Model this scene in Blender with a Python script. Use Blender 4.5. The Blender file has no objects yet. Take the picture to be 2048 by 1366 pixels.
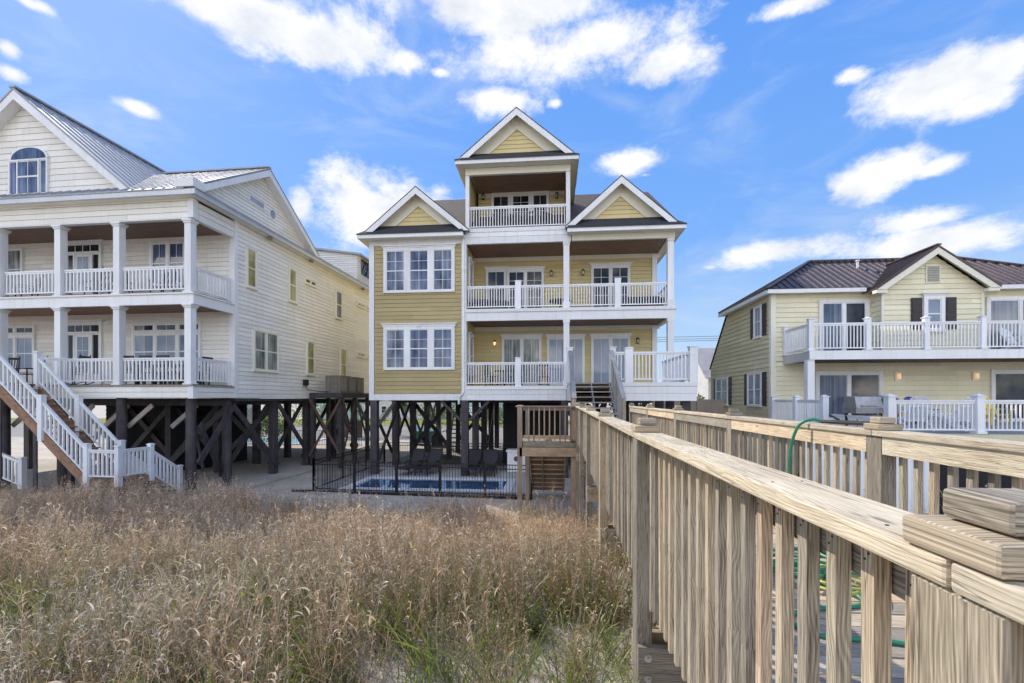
import bpy, math, random
import numpy as np
from mathutils import Vector
R = math.radians
random.seed(7); rng = np.random.default_rng(7)
SC = bpy.context.scene
COL = SC.collection
ZC = 3.55                      # eye height above the ground at the houses
TH = R(5.09)                   # the camera is turned this much to the left of the walkway
CT, ST = math.cos(TH), math.sin(TH)
FPX = 910.0

# ---------------------------------------------------------------- measuring helpers
class Frame:
    """a ground plan frame (origin, turn) with sight-line measurements taken from the standpoint (0,0,ZC)"""
    def __init__(s, ox, oy, rot=0.0):
        s.ox, s.oy, s.rot = ox, oy, rot; s.c, s.s = math.cos(rot), math.sin(rot)
    def _ray(s, px):
        u = (px-1024)/FPX
        dx, dy = -ST+u*CT, CT+u*ST                       # forward length 1
        ox, oy = -s.ox, -s.oy
        return (s.c*ox+s.s*oy, -s.s*ox+s.c*oy, s.c*dx+s.s*dy, -s.s*dx+s.c*dy)
    def ony(s, px, py, y):
        ox, oy, dx, dy = s._ray(px); k = (y-oy)/dy
        return (ox+dx*k, ZC-(py-797)/FPX*k)
    def onx(s, px, py, x):
        ox, oy, dx, dy = s._ray(px); k = (x-ox)/dx
        return (oy+dy*k, ZC-(py-797)/FPX*k)
WF = Frame(0, 0)
def WX(px, Y): return WF.ony(px, 797, Y)[0]
def WZ(px, py, Y): return WF.ony(px, py, Y)[1]

# ---------------------------------------------------------------- materials
def nm(name):
    m = bpy.data.materials.new(name); m.use_nodes = True
    nt = m.node_tree; b = nt.nodes['Principled BSDF']
    return m, nt, b
def N(nt, t, **kw):
    n = nt.nodes.new(t)
    for k, v in kw.items():
        if k in n.inputs: n.inputs[k].default_value = v
        else: setattr(n, k, v)
    return n
def L(nt, a, b): nt.links.new(a, b)
def ramp(nt, fac, stops):
    r = N(nt, 'ShaderNodeValToRGB'); e = r.color_ramp.elements
    while len(e) < len(stops): e.new(0.5)
    for i, (p, c) in enumerate(stops):
        e[i].position = p; e[i].color = (*c, 1)
    L(nt, fac, r.inputs[0]); return r.outputs[0]
def paint(name, col, rough=.6, var=.12, scale=1.2, dirt=(.35,.32,.28), dirtamt=.25, bump=0.0, metal=0.0, streak=True):
    """painted / plain surface with large mottling, fine grain and vertical weather streaks"""
    m, nt, b = nm(name)
    tc = N(nt, 'ShaderNodeTexCoord')
    n1 = N(nt, 'ShaderNodeTexNoise', Scale=scale, Detail=5.0, Roughness=.6); L(nt, tc.outputs['Object'], n1.inputs['Vector'])
    mp = N(nt, 'ShaderNodeMapping'); mp.inputs['Scale'].default_value = (7, 7, .5 if streak else 7); L(nt, tc.outputs['Object'], mp.inputs[0])
    n2 = N(nt, 'ShaderNodeTexNoise', Scale=1.0, Detail=6.0, Roughness=.65); L(nt, mp.outputs[0], n2.inputs['Vector'])
    lo = tuple(c*(1-var) for c in col); hi = tuple(min(1, c*(1+var)) for c in col)
    c1 = ramp(nt, n1.outputs[0], [(.3, lo), (.7, hi)])
    f = N(nt, 'ShaderNodeMapRange'); f.inputs[1].default_value = .5; f.inputs[2].default_value = .8; f.inputs[4].default_value = dirtamt
    L(nt, n2.outputs[0], f.inputs[0])
    mx = N(nt, 'ShaderNodeMix', data_type='RGBA'); L(nt, f.outputs[0], mx.inputs[0]); L(nt, c1, mx.inputs[6])
    mx.inputs[7].default_value = (*[d*c for d, c in zip(dirt, (1,1,1))], 1)
    at = N(nt, 'ShaderNodeAttribute', attribute_name='tone'); tv = N(nt, 'ShaderNodeMapRange'); tv.inputs[3].default_value = .93; tv.inputs[4].default_value = 1.07; L(nt, at.outputs['Fac'], tv.inputs[0])
    mv = N(nt, 'ShaderNodeMix', data_type='RGBA', blend_type='MULTIPLY'); mv.inputs[0].default_value = 1; L(nt, mx.outputs[2], mv.inputs[6]); L(nt, tv.outputs[0], mv.inputs[7])
    L(nt, mv.outputs[2], b.inputs['Base Color'])
    b.inputs['Roughness'].default_value = rough; b.inputs['Metallic'].default_value = metal
    if bump:
        n3 = N(nt, 'ShaderNodeTexNoise', Scale=45.0, Detail=4.0); L(nt, tc.outputs['Object'], n3.inputs['Vector'])
        bp = N(nt, 'ShaderNodeBump', Strength=bump, Distance=.01); L(nt, n3.outputs[0], bp.inputs['Height']); L(nt, bp.outputs[0], b.inputs['Normal'])
    return m
def wood(name, dark, mid, light, grain=1.0, rough=.8, green=.25):
    """weathered timber: grain follows each member through its UV map (u across, v along)"""
    m, nt, b = nm(name)
    uv = N(nt, 'ShaderNodeUVMap', uv_map='grain')
    at = N(nt, 'ShaderNodeAttribute', attribute_name='tone')
    # ring distortion -> flame figure
    mp0 = N(nt, 'ShaderNodeMapping'); mp0.inputs['Scale'].default_value = (5, 1.5, 1); L(nt, uv.outputs[0], mp0.inputs[0])
    n0 = N(nt, 'ShaderNodeTexNoise', Scale=1.6, Detail=2.0); L(nt, mp0.outputs[0], n0.inputs['Vector'])
    sp = N(nt, 'ShaderNodeSeparateXYZ'); L(nt, uv.outputs[0], sp.inputs[0])
    ml = N(nt, 'ShaderNodeMath', operation='MULTIPLY_ADD'); L(nt, sp.outputs[0], ml.inputs[0]); ml.inputs[1].default_value = 9.0; L(nt, n0.outputs[0], ml.inputs[2])
    m2 = N(nt, 'ShaderNodeMath', operation='MULTIPLY'); L(nt, ml.outputs[0], m2.inputs[0]); m2.inputs[1].default_value = 78.0*grain
    sn = N(nt, 'ShaderNodeMath', operation='SINE'); L(nt, m2.outputs[0], sn.inputs[0])
    mp = N(nt, 'ShaderNodeMapping'); mp.inputs['Scale'].default_value = (300*grain, 6.0, 1); L(nt, uv.outputs[0], mp.inputs[0])
    n1 = N(nt, 'ShaderNodeTexNoise', Scale=1.0, Detail=6.0, Roughness=.68); L(nt, mp.outputs[0], n1.inputs['Vector'])
    ad = N(nt, 'ShaderNodeMath', operation='MULTIPLY_ADD'); L(nt, sn.outputs[0], ad.inputs[0]); ad.inputs[1].default_value = .065; L(nt, n1.outputs[0], ad.inputs[2])
    mpb = N(nt, 'ShaderNodeMapping'); mpb.inputs['Scale'].default_value = (6, 1.6, 1); L(nt, uv.outputs[0], mpb.inputs[0])
    nb = N(nt, 'ShaderNodeTexNoise', Scale=1.0, Detail=3.0); L(nt, mpb.outputs[0], nb.inputs['Vector'])
    ad2 = N(nt, 'ShaderNodeMath', operation='MULTIPLY_ADD'); L(nt, nb.outputs[0], ad2.inputs[0]); ad2.inputs[1].default_value = .35; L(nt, ad.outputs[0], ad2.inputs[2])
    ad3 = N(nt, 'ShaderNodeMath', operation='SUBTRACT'); L(nt, ad2.outputs[0], ad3.inputs[0]); ad3.inputs[1].default_value = .17
    c = ramp(nt, ad3.outputs[0], [(.33, dark), (.5, mid), (.66, light)])
    # drying checks: hairline dark cracks along the board
    mc = N(nt, 'ShaderNodeMapping'); mc.inputs['Scale'].default_value = (48, 1.3, 1); L(nt, uv.outputs[0], mc.inputs[0])
    nc = N(nt, 'ShaderNodeTexNoise', Scale=1.0, Detail=3.0, Roughness=.55, Distortion=.3); L(nt, mc.outputs[0], nc.inputs['Vector'])
    cs = N(nt, 'ShaderNodeMath', operation='SUBTRACT'); L(nt, nc.outputs[0], cs.inputs[0]); cs.inputs[1].default_value = .56
    ca = N(nt, 'ShaderNodeMath', operation='ABSOLUTE'); L(nt, cs.outputs[0], ca.inputs[0])
    cf = N(nt, 'ShaderNodeMapRange'); cf.inputs[1].default_value = .004; cf.inputs[2].default_value = .016; cf.inputs[3].default_value = .6; cf.inputs[4].default_value = 0; L(nt, ca.outputs[0], cf.inputs[0])
    # blotches of grey weathering
    mw = N(nt, 'ShaderNodeMapping'); mw.inputs['Scale'].default_value = (14, 5, 1); L(nt, uv.outputs[0], mw.inputs[0])
    nw_ = N(nt, 'ShaderNodeTexNoise', Scale=1.0, Detail=6.0, Roughness=.7); L(nt, mw.outputs[0], nw_.inputs['Vector'])
    wf = N(nt, 'ShaderNodeMapRange'); wf.inputs[1].default_value = .48; wf.inputs[2].default_value = .72; wf.inputs[4].default_value = .55; L(nt, nw_.outputs[0], wf.inputs[0])
    gw = N(nt, 'ShaderNodeMix', data_type='RGBA'); L(nt, wf.outputs[0], gw.inputs[0]); L(nt, c, gw.inputs[6]); gw.inputs[7].default_value = (*[.55*m_+.09 for m_ in mid], 1)
    ck = N(nt, 'ShaderNodeMix', data_type='RGBA'); L(nt, cf.outputs[0], ck.inputs[0]); L(nt, gw.outputs[2], ck.inputs[6]); ck.inputs[7].default_value = (*[d*.28 for d in dark], 1); c = ck.outputs[2]
    # knots
    mk = N(nt, 'ShaderNodeMapping'); mk.inputs['Scale'].default_value = (9, 2.6, 1); L(nt, uv.outputs[0], mk.inputs[0])
    vo = N(nt, 'ShaderNodeTexVoronoi', Scale=1.0); L(nt, mk.outputs[0], vo.inputs['Vector'])
    kf = N(nt, 'ShaderNodeMapRange'); kf.inputs[1].default_value = .045; kf.inputs[2].default_value = .10; kf.inputs[3].default_value = .75; kf.inputs[4].default_value = 0
    L(nt, vo.outputs['Distance'], kf.inputs[0])
    mx = N(nt, 'ShaderNodeMix', data_type='RGBA'); L(nt, kf.outputs[0], mx.inputs[0]); L(nt, c, mx.inputs[6]); mx.inputs[7].default_value = (*[d*.5 for d in dark], 1)
    # member tone
    tm = N(nt, 'ShaderNodeMapRange'); tm.inputs[3].default_value = .66; tm.inputs[4].default_value = 1.28; L(nt, at.outputs['Fac'], tm.inputs[0])
    mt = N(nt, 'ShaderNodeMix', data_type='RGBA', blend_type='MULTIPLY'); mt.inputs[0].default_value = 1
    L(nt, mx.outputs[2], mt.inputs[6]); L(nt, tm.outputs[0], mt.inputs[7])
    # each board ages to its own hue: silver, straw, orange-brown
    th_ = ramp(nt, at.outputs['Fac'], [(0, (.90,.93,.97)), (.3, (1.02,1,.97)), (.6, (1.05,1.0,.91)), (.85, (1.08,.95,.82)), (1, (.84,.83,.78))])
    hu = N(nt, 'ShaderNodeMix', data_type='RGBA', blend_type='MULTIPLY'); hu.inputs[0].default_value = 1; L(nt, mt.outputs[2], hu.inputs[6]); L(nt, th_, hu.inputs[7]); mt = hu
    # algae
    tc = N(nt, 'ShaderNodeTexCoord'); gn = N(nt, 'ShaderNodeTexNoise', Scale=5.0, Detail=5.0); L(nt, tc.outputs['Object'], gn.inputs['Vector'])
    gf = N(nt, 'ShaderNodeMapRange'); gf.inputs[1].default_value = .55; gf.inputs[2].default_value = .75; gf.inputs[4].default_value = green; L(nt, gn.outputs[0], gf.inputs[0])
    ge = N(nt, 'ShaderNodeNewGeometry'); gs_ = N(nt, 'ShaderNodeSeparateXYZ'); L(nt, ge.outputs['Position'], gs_.inputs[0]); gt = N(nt, 'ShaderNodeMapRange'); gt.inputs[1].default_value = 3.0; gt.inputs[2].default_value = 3.3; gt.inputs[3].default_value = .6; gt.inputs[4].default_value = 1.7; L(nt, gs_.outputs[2], gt.inputs[0]); gm = N(nt, 'ShaderNodeMath', operation='MULTIPLY'); L(nt, gf.outputs[0], gm.inputs[0]); L(nt, gt.outputs[0], gm.inputs[1]); gf = gm
    mg = N(nt, 'ShaderNodeMix', data_type='RGBA'); L(nt, gf.outputs[0], mg.inputs[0]); L(nt, mt.outputs[2], mg.inputs[6]); mg.inputs[7].default_value = (.16,.15,.06,1)
    L(nt, mg.outputs[2], b.inputs['Base Color']); b.inputs['Roughness'].default_value = rough; b.inputs['Specular IOR Level'].default_value = .25
    bp = N(nt, 'ShaderNodeBump', Strength=.55, Distance=.002); L(nt, ad.outputs[0], bp.inputs['Height']); L(nt, bp.outputs[0], b.inputs['Normal'])
    return m
def glass(name, c0, c1, stripes=0.0, folds=0.0, rough=.04, scale=1.1):
    """window glass: mirror-like front, sky reflection and curtain tones put into the base colour"""
    m, nt, b = nm(name)
    tc = N(nt, 'ShaderNodeTexCoord'); mp = N(nt, 'ShaderNodeMapping'); mp.inputs['Scale'].default_value = (scale*2.2, scale*2.2, scale*.7)
    L(nt, tc.outputs['Object'], mp.inputs[0])
    n = N(nt, 'ShaderNodeTexNoise', Scale=1.0, Detail=3.0); L(nt, mp.outputs[0], n.inputs['Vector'])
    c = ramp(nt, n.outputs[0], [(.35, c0), (.65, c1)])
    if stripes:
        sp = N(nt, 'ShaderNodeSeparateXYZ'); L(nt, tc.outputs['Object'], sp.inputs[0])
        w = N(nt, 'ShaderNodeMath', operation='MULTIPLY'); L(nt, sp.outputs[2], w.inputs[0]); w.inputs[1].default_value = 6.2832/stripes
        s = N(nt, 'ShaderNodeMath', operation='SINE'); L(nt, w.outputs[0], s.inputs[0])
        mr = N(nt, 'ShaderNodeMapRange'); mr.inputs[1].default_value = -1; mr.inputs[3].default_value = .65; mr.inputs[4].default_value = 1.2; L(nt, s.outputs[0], mr.inputs[0])
        mm = N(nt, 'ShaderNodeMix', data_type='RGBA', blend_type='MULTIPLY'); mm.inputs[0].default_value = 1
        L(nt, c, mm.inputs[6]); L(nt, mr.outputs[0], mm.inputs[7]); c = mm.outputs[2]
    if folds:
        vl = N(nt, 'ShaderNodeVectorMath', operation='DOT_PRODUCT'); L(nt, tc.outputs['Object'], vl.inputs[0]); vl.inputs[1].default_value = (1, 1, 0)
        nf = N(nt, 'ShaderNodeTexNoise', Scale=1.0, Detail=2.0, noise_dimensions='1D'); mf = N(nt, 'ShaderNodeMath', operation='MULTIPLY'); L(nt, vl.outputs['Value'], mf.inputs[0]); mf.inputs[1].default_value = 9.0; L(nt, mf.outputs[0], nf.inputs['W'])
        fr_ = N(nt, 'ShaderNodeMapRange'); fr_.inputs[1].default_value = .3; fr_.inputs[2].default_value = .7; fr_.inputs[3].default_value = 1-folds; fr_.inputs[4].default_value = 1+folds; L(nt, nf.outputs[0], fr_.inputs[0])
        mm = N(nt, 'ShaderNodeMix', data_type='RGBA', blend_type='MULTIPLY'); mm.inputs[0].default_value = 1; L(nt, c, mm.inputs[6]); L(nt, fr_.outputs[0], mm.inputs[7]); c = mm.outputs[2]
    L(nt, c, b.inputs['Base Color']); b.inputs['Roughness'].default_value = rough
    b.inputs['Specular IOR Level'].default_value = .35; b.inputs['Coat Weight'].default_value = .12; b.inputs['Coat Roughness'].default_value = .02
    return m
def plain(name, col, rough=.6, metal=0.0, emit=None, es=0):
    m, nt, b = nm(name)
    tc = N(nt, 'ShaderNodeTexCoord'); n = N(nt, 'ShaderNodeTexNoise', Scale=9.0, Detail=4.0); L(nt, tc.outputs['Object'], n.inputs['Vector'])
    c = ramp(nt, n.outputs[0], [(.3, tuple(x*.82 for x in col)), (.7, tuple(min(1, x*1.15) for x in col))])
    L(nt, c, b.inputs['Base Color']); b.inputs['Roughness'].default_value = rough; b.inputs['Metallic'].default_value = metal
    if emit: b.inputs['Emission Color'].default_value = (*emit, 1); b.inputs['Emission Strength'].default_value = es
    return m
def shingle_mat(name, c0, c1, c2):
    m, nt, b = nm(name)
    uv = N(nt, 'ShaderNodeUVMap', uv_map='grain')
    br = N(nt, 'ShaderNodeTexBrick'); br.offset = .5
    br.inputs['Scale'].default_value = 1.0; br.inputs['Brick Width'].default_value = .3; br.inputs['Row Height'].default_value = .14
    br.inputs['Mortar Size'].default_value = .008; br.inputs['Color1'].default_value = (*c0, 1); br.inputs['Color2'].default_value = (*c1, 1); br.inputs['Mortar'].default_value = (*[x*.35 for x in c0], 1)
    L(nt, uv.outputs[0], br.inputs['Vector'])
    n = N(nt, 'ShaderNodeTexNoise', Scale=3.0, Detail=6.0, Roughness=.7); L(nt, uv.outputs[0], n.inputs['Vector'])
    mx = N(nt, 'ShaderNodeMix', data_type='RGBA'); f = N(nt, 'ShaderNodeMapRange'); f.inputs[1].default_value = .4; f.inputs[2].default_value = .7; f.inputs[4].default_value = .6
    L(nt, n.outputs[0], f.inputs[0]); L(nt, f.outputs[0], mx.inputs[0]); L(nt, br.outputs[0], mx.inputs[6]); mx.inputs[7].default_value = (*c2, 1)
    L(nt, mx.outputs[2], b.inputs['Base Color']); b.inputs['Roughness'].default_value = .9
    bp = N(nt, 'ShaderNodeBump', Strength=.6, Distance=.01); L(nt, br.outputs[0], bp.inputs['Height']); L(nt, bp.outputs[0], b.inputs['Normal'])
    return m
def ground_mat(name, c0, c1, c2, scale=.6, bump=.6, fine=30.0):
    m, nt, b = nm(name)
    tc = N(nt, 'ShaderNodeTexCoord')
    n1 = N(nt, 'ShaderNodeTexNoise', Scale=scale, Detail=8.0, Roughness=.65); L(nt, tc.outputs['Object'], n1.inputs['Vector'])
    n2 = N(nt, 'ShaderNodeTexNoise', Scale=fine, Detail=6.0, Roughness=.7); L(nt, tc.outputs['Object'], n2.inputs['Vector'])
    a = N(nt, 'ShaderNodeMath', operation='MULTIPLY_ADD'); L(nt, n2.outputs[0], a.inputs[0]); a.inputs[1].default_value = .5; L(nt, n1.outputs[0], a.inputs[2])
    s = N(nt, 'ShaderNodeMath', operation='SUBTRACT'); L(nt, a.outputs[0], s.inputs[0]); s.inputs[1].default_value = .25
    L(nt, ramp(nt, s.outputs[0], [(.25, c0), (.5, c1), (.75, c2)]), b.inputs['Base Color']); b.inputs['Roughness'].default_value = .95
    b.inputs['Specular IOR Level'].default_value = .15
    bp = N(nt, 'ShaderNodeBump', Strength=bump, Distance=.03); L(nt, s.outputs[0], bp.inputs['Height']); L(nt, bp.outputs[0], b.inputs['Normal'])
    return m
def vcol_leaf(name, trans=.45, gain=1.0):
    m, nt, b = nm(name)
    at = N(nt, 'ShaderNodeAttribute', attribute_name='tint')
    nt.nodes.remove(b); out = nt.nodes['Material Output']
    d = N(nt, 'ShaderNodeBsdfDiffuse'); t = N(nt, 'ShaderNodeBsdfTranslucent'); g = N(nt, 'ShaderNodeBsdfGlossy', Roughness=.42)
    g.inputs[0].default_value = (.75,.72,.68,1)
    mx = N(nt, 'ShaderNodeMixShader', Fac=trans); m2 = N(nt, 'ShaderNodeMixShader', Fac=.07)
    L(nt, at.outputs['Color'], d.inputs[0]); L(nt, at.outputs['Color'], t.inputs[0])
    L(nt, d.outputs[0], mx.inputs[1]); L(nt, t.outputs[0], mx.inputs[2]); L(nt, mx.outputs[0], m2.inputs[1]); L(nt, g.outputs[0], m2.inputs[2])
    L(nt, m2.outputs[0], out.inputs[0]); return m

M = {}
M['white'] = paint('white_paint', (.80,.80,.79), .5, .05, 1.0, (.45,.41,.34), .34)
M['whiterail'] = paint('white_railing', (.84,.845,.85), .45, .04, 1.0, (.5,.47,.42), .3)
M['offwhite'] = paint('cream_trim', (.80,.76,.62), .5, .04, 1.0, (.45,.40,.30), .2)
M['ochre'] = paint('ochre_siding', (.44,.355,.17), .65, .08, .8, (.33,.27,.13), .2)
M['ochre2'] = paint('pale_ochre_siding', (.64,.53,.26), .65, .06, .8, (.45,.36,.17), .2)  # paler copy of the ochre, for porch, gable and left walls
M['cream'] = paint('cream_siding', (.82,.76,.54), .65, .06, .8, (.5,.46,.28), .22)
M['creamside'] = paint('shaded_cream_siding', (.66,.60,.40), .65, .08, .8, (.40,.38,.22), .28)  # darker copy of the cream siding, side-wall shade put into the colour
M['whiteside'] = paint('white_siding', (.82,.79,.715), .6, .05, .7, (.50,.46,.38), .3)
M['pile'] = paint('tarred_pile', (.050,.043,.048), .65, .4, 2.5, (.17,.14,.125), .55, bump=.4)
M['pilebrown'] = paint('dark_brown_timber', (.12,.075,.055), .7, .25, 2.5, (.22,.16,.13), .35)
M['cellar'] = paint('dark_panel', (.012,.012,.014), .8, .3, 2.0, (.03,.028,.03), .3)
M['iron'] = plain('black_iron', (.012,.012,.014), .4, .2)
M['shingle'] = shingle_mat('shingle_roof', (.085,.065,.05), (.13,.10,.075), (.06,.05,.045))
M['shingleshade'] = shingle_mat('shaded_shingle_skirt', (.045,.045,.05), (.06,.06,.068), (.035,.035,.04))  # skirt shingle with the gable's shade put into a darker colour
M['metalroof'] = paint('galvanised_roof', (.36,.37,.39), .55, .12, 1.5, (.26,.26,.26), .35, metal=.15)
M['brownroof'] = paint('brown_metal_roof', (.085,.06,.055), .38, .12, 1.5, (.14,.11,.10), .3, metal=.35)
M['gutter'] = paint('gutter_metal', (.55,.56,.57), .4, .06, 1.5, (.35,.35,.34), .3, metal=.3)
M['ceil'] = wood('stained_ceiling', (.17,.105,.075), (.30,.19,.14), (.40,.27,.20), .35, .55, 0)
M['wood'] = wood('weathered_wood', (.17,.14,.105), (.38,.325,.245), (.60,.535,.425), 1.0, .85, .3)
M['woodlight'] = wood('sunlit_wood', (.30,.24,.17), (.58,.50,.38), (.72,.66,.53), 1.0, .85, .12)  # lit copy of the weathered wood, sunlight put into the colour
M['deckwood'] = wood('deck_wood', (.26,.21,.16), (.50,.43,.34), (.68,.61,.50), 1.0, .85, .05)
M['redwood'] = wood('reddish_wood', (.19,.14,.10), (.36,.28,.21), (.50,.42,.33), 1.0, .8, .1)
M['greywood'] = wood('grey_wood', (.22,.20,.19), (.38,.36,.34), (.52,.50,.48), 1.0, .85, .1)
M['tread'] = wood('stair_board', (.16,.095,.065), (.28,.18,.13), (.40,.28,.22), .7, .8, .0)
M['glass'] = glass('window_glass', (.07,.085,.13), (.24,.28,.37), folds=.35)
M['glassblind'] = glass('window_glass_blinds', (.05,.07,.13), (.17,.21,.32), folds=.3)
M['glassdark'] = glass('dark_door_glass', (.012,.014,.018), (.05,.055,.07))
M['glassdeep'] = glass('deep_door_glass', (.05,.07,.11), (.16,.20,.27), folds=.3, scale=.5)
M['glassblue'] = glass('painted_sky_glass', (.20,.25,.34), (.34,.40,.50), scale=.4)  # pale sky reflection put into the base colour
M['glasscurt'] = glass('curtained_glass', (.13,.15,.14), (.36,.38,.36), folds=.5, scale=1.6)
M['glassyel'] = glass('painted_yellow_reflection_glass', (.20,.19,.08), (.50,.46,.24), .06)  # reflection of the yellow wall opposite, put into the glass colour
M['tan'] = paint('tan_fence_board', (.44,.37,.30), .8)
M['shutter'] = plain('dark_shutter', (.03,.024,.024), .5)
M['blackplastic'] = plain('black_paint', (.013,.013,.014), .45)
M['sling'] = plain('charcoal_sling', (.03,.03,.036), .7)
M['steel'] = paint('stainless_steel', (.40,.39,.37), .5, .2, 3, (.12,.10,.08), .6, metal=.8)
M['bolt'] = plain('zinc_bolt', (.5,.5,.5), .4, .8)
M['bronze'] = plain('condenser_case', (.23,.205,.165), .55)
M['louver'] = plain('condenser_louver', (.36,.33,.27), .55)
M['hose'] = plain('green_hose', (.03,.22,.12), .4)
M['hoseyel'] = plain('yellow_hose', (.42,.42,.09), .4)
M['teal'] = plain('teal_plastic', (.03,.16,.14), .5)
M['orange'] = plain('orange_chair', (.75,.24,.04), .5)
M['blue'] = plain('navy_chair', (.035,.06,.24), .5)
M['yellow'] = plain('yellow_chair', (.8,.6,.04), .5)
M['lamp'] = plain('lantern_glass', (.55,.5,.4), .2)
M['lampon'] = plain('lit_lantern_glass', (.9,.6,.3), .3, emit=(1,.55,.2), es=2)
M['sconce'] = plain('sconce_glass', (.9,.7,.45), .3, emit=(1,.6,.3), es=.55)
M['amber'] = plain('amber_light', (.9,.5,.2), .3, emit=(1,.42,.12), es=1.5)
M['vent'] = plain('vent_louver', (.30,.29,.26), .6)
M['sand'] = ground_mat('sand', (.31,.26,.21), (.48,.42,.34), (.61,.55,.46), .7, .8)
def _litter():
    nt = M['sand'].node_tree; b = nt.nodes['Principled BSDF']; src = b.inputs['Base Color'].links[0].from_socket
    at = N(nt, 'ShaderNodeAttribute', attribute_name='litter'); tc = N(nt, 'ShaderNodeTexCoord')
    n = N(nt, 'ShaderNodeTexNoise', Scale=14.0, Detail=8.0, Roughness=.75); L(nt, tc.outputs['Object'], n.inputs['Vector'])
    f = N(nt, 'ShaderNodeMapRange'); f.inputs[1].default_value = .3; f.inputs[2].default_value = .55; f.inputs[3].default_value = .3; f.inputs[4].default_value = .95; L(nt, n.outputs[0], f.inputs[0])
    m = N(nt, 'ShaderNodeMath', operation='MULTIPLY'); L(nt, f.outputs[0], m.inputs[0]); L(nt, at.outputs['Fac'], m.inputs[1])
    n2 = N(nt, 'ShaderNodeTexNoise', Scale=40.0, Detail=6.0, Roughness=.8); L(nt, tc.outputs['Object'], n2.inputs['Vector'])
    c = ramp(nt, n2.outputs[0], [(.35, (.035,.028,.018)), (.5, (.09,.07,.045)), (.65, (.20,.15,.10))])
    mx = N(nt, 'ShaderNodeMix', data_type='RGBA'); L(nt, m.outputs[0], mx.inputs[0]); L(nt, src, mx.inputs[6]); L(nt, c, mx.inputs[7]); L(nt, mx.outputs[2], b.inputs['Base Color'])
_litter()
M['concrete'] = ground_mat('concrete', (.36,.31,.25), (.46,.41,.34), (.54,.49,.42), .4, .2)
M['paving'] = ground_mat('pool_deck_paving', (.45,.42,.39), (.55,.52,.49), (.63,.60,.57), .8, .2)
M['coping'] = ground_mat('white_coping', (.62,.62,.62), (.72,.72,.72), (.80,.80,.80), .8, .1)
M['pebble'] = ground_mat('pebbles', (.12,.11,.10), (.32,.29,.26), (.60,.56,.5), 9.0, 1.0, 40)
M['road'] = ground_mat('asphalt', (.20,.18,.16), (.28,.255,.225), (.34,.31,.28), .3, .3)
M['lawn'] = ground_mat('lawn', (.10,.12,.02), (.20,.21,.04), (.30,.28,.08), 1.2, 1.0)
M['farwall'] = paint('far_wall', (.62,.60,.55), .7)
M['farteal'] = paint('far_teal_wall', (.40,.56,.54), .7)
M['farroof'] = paint('far_roof', (.40,.36,.35), .8)
M['grass'] = vcol_leaf('dry_grass', .42)
M['leaf'] = vcol_leaf('foliage', .35)
M['bark'] = plain('bark', (.16,.12,.09), .9)
def water_mat(name, c):
    m, nt, b = nm(name)
    b.inputs['Base Color'].default_value = (*c, 1); b.inputs['Roughness'].default_value = .06
    tc = N(nt, 'ShaderNodeTexCoord'); n = N(nt, 'ShaderNodeTexNoise', Scale=2.5, Detail=3.0); L(nt, tc.outputs['Object'], n.inputs['Vector'])
    L(nt, ramp(nt, n.outputs[0], [(.3, tuple(x*.6 for x in c)), (.7, tuple(min(1, x*1.5) for x in c))]), b.inputs['Base Color'])
    bp = N(nt, 'ShaderNodeBump', Strength=.12, Distance=.05); L(nt, n.outputs[0], bp.inputs['Height']); L(nt, bp.outputs[0], b.inputs['Normal'])
    return m
M['pool'] = water_mat('pool_water', (.045,.11,.21))
M['poolcyan'] = water_mat('turquoise_water', (.12,.50,.52))

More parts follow.
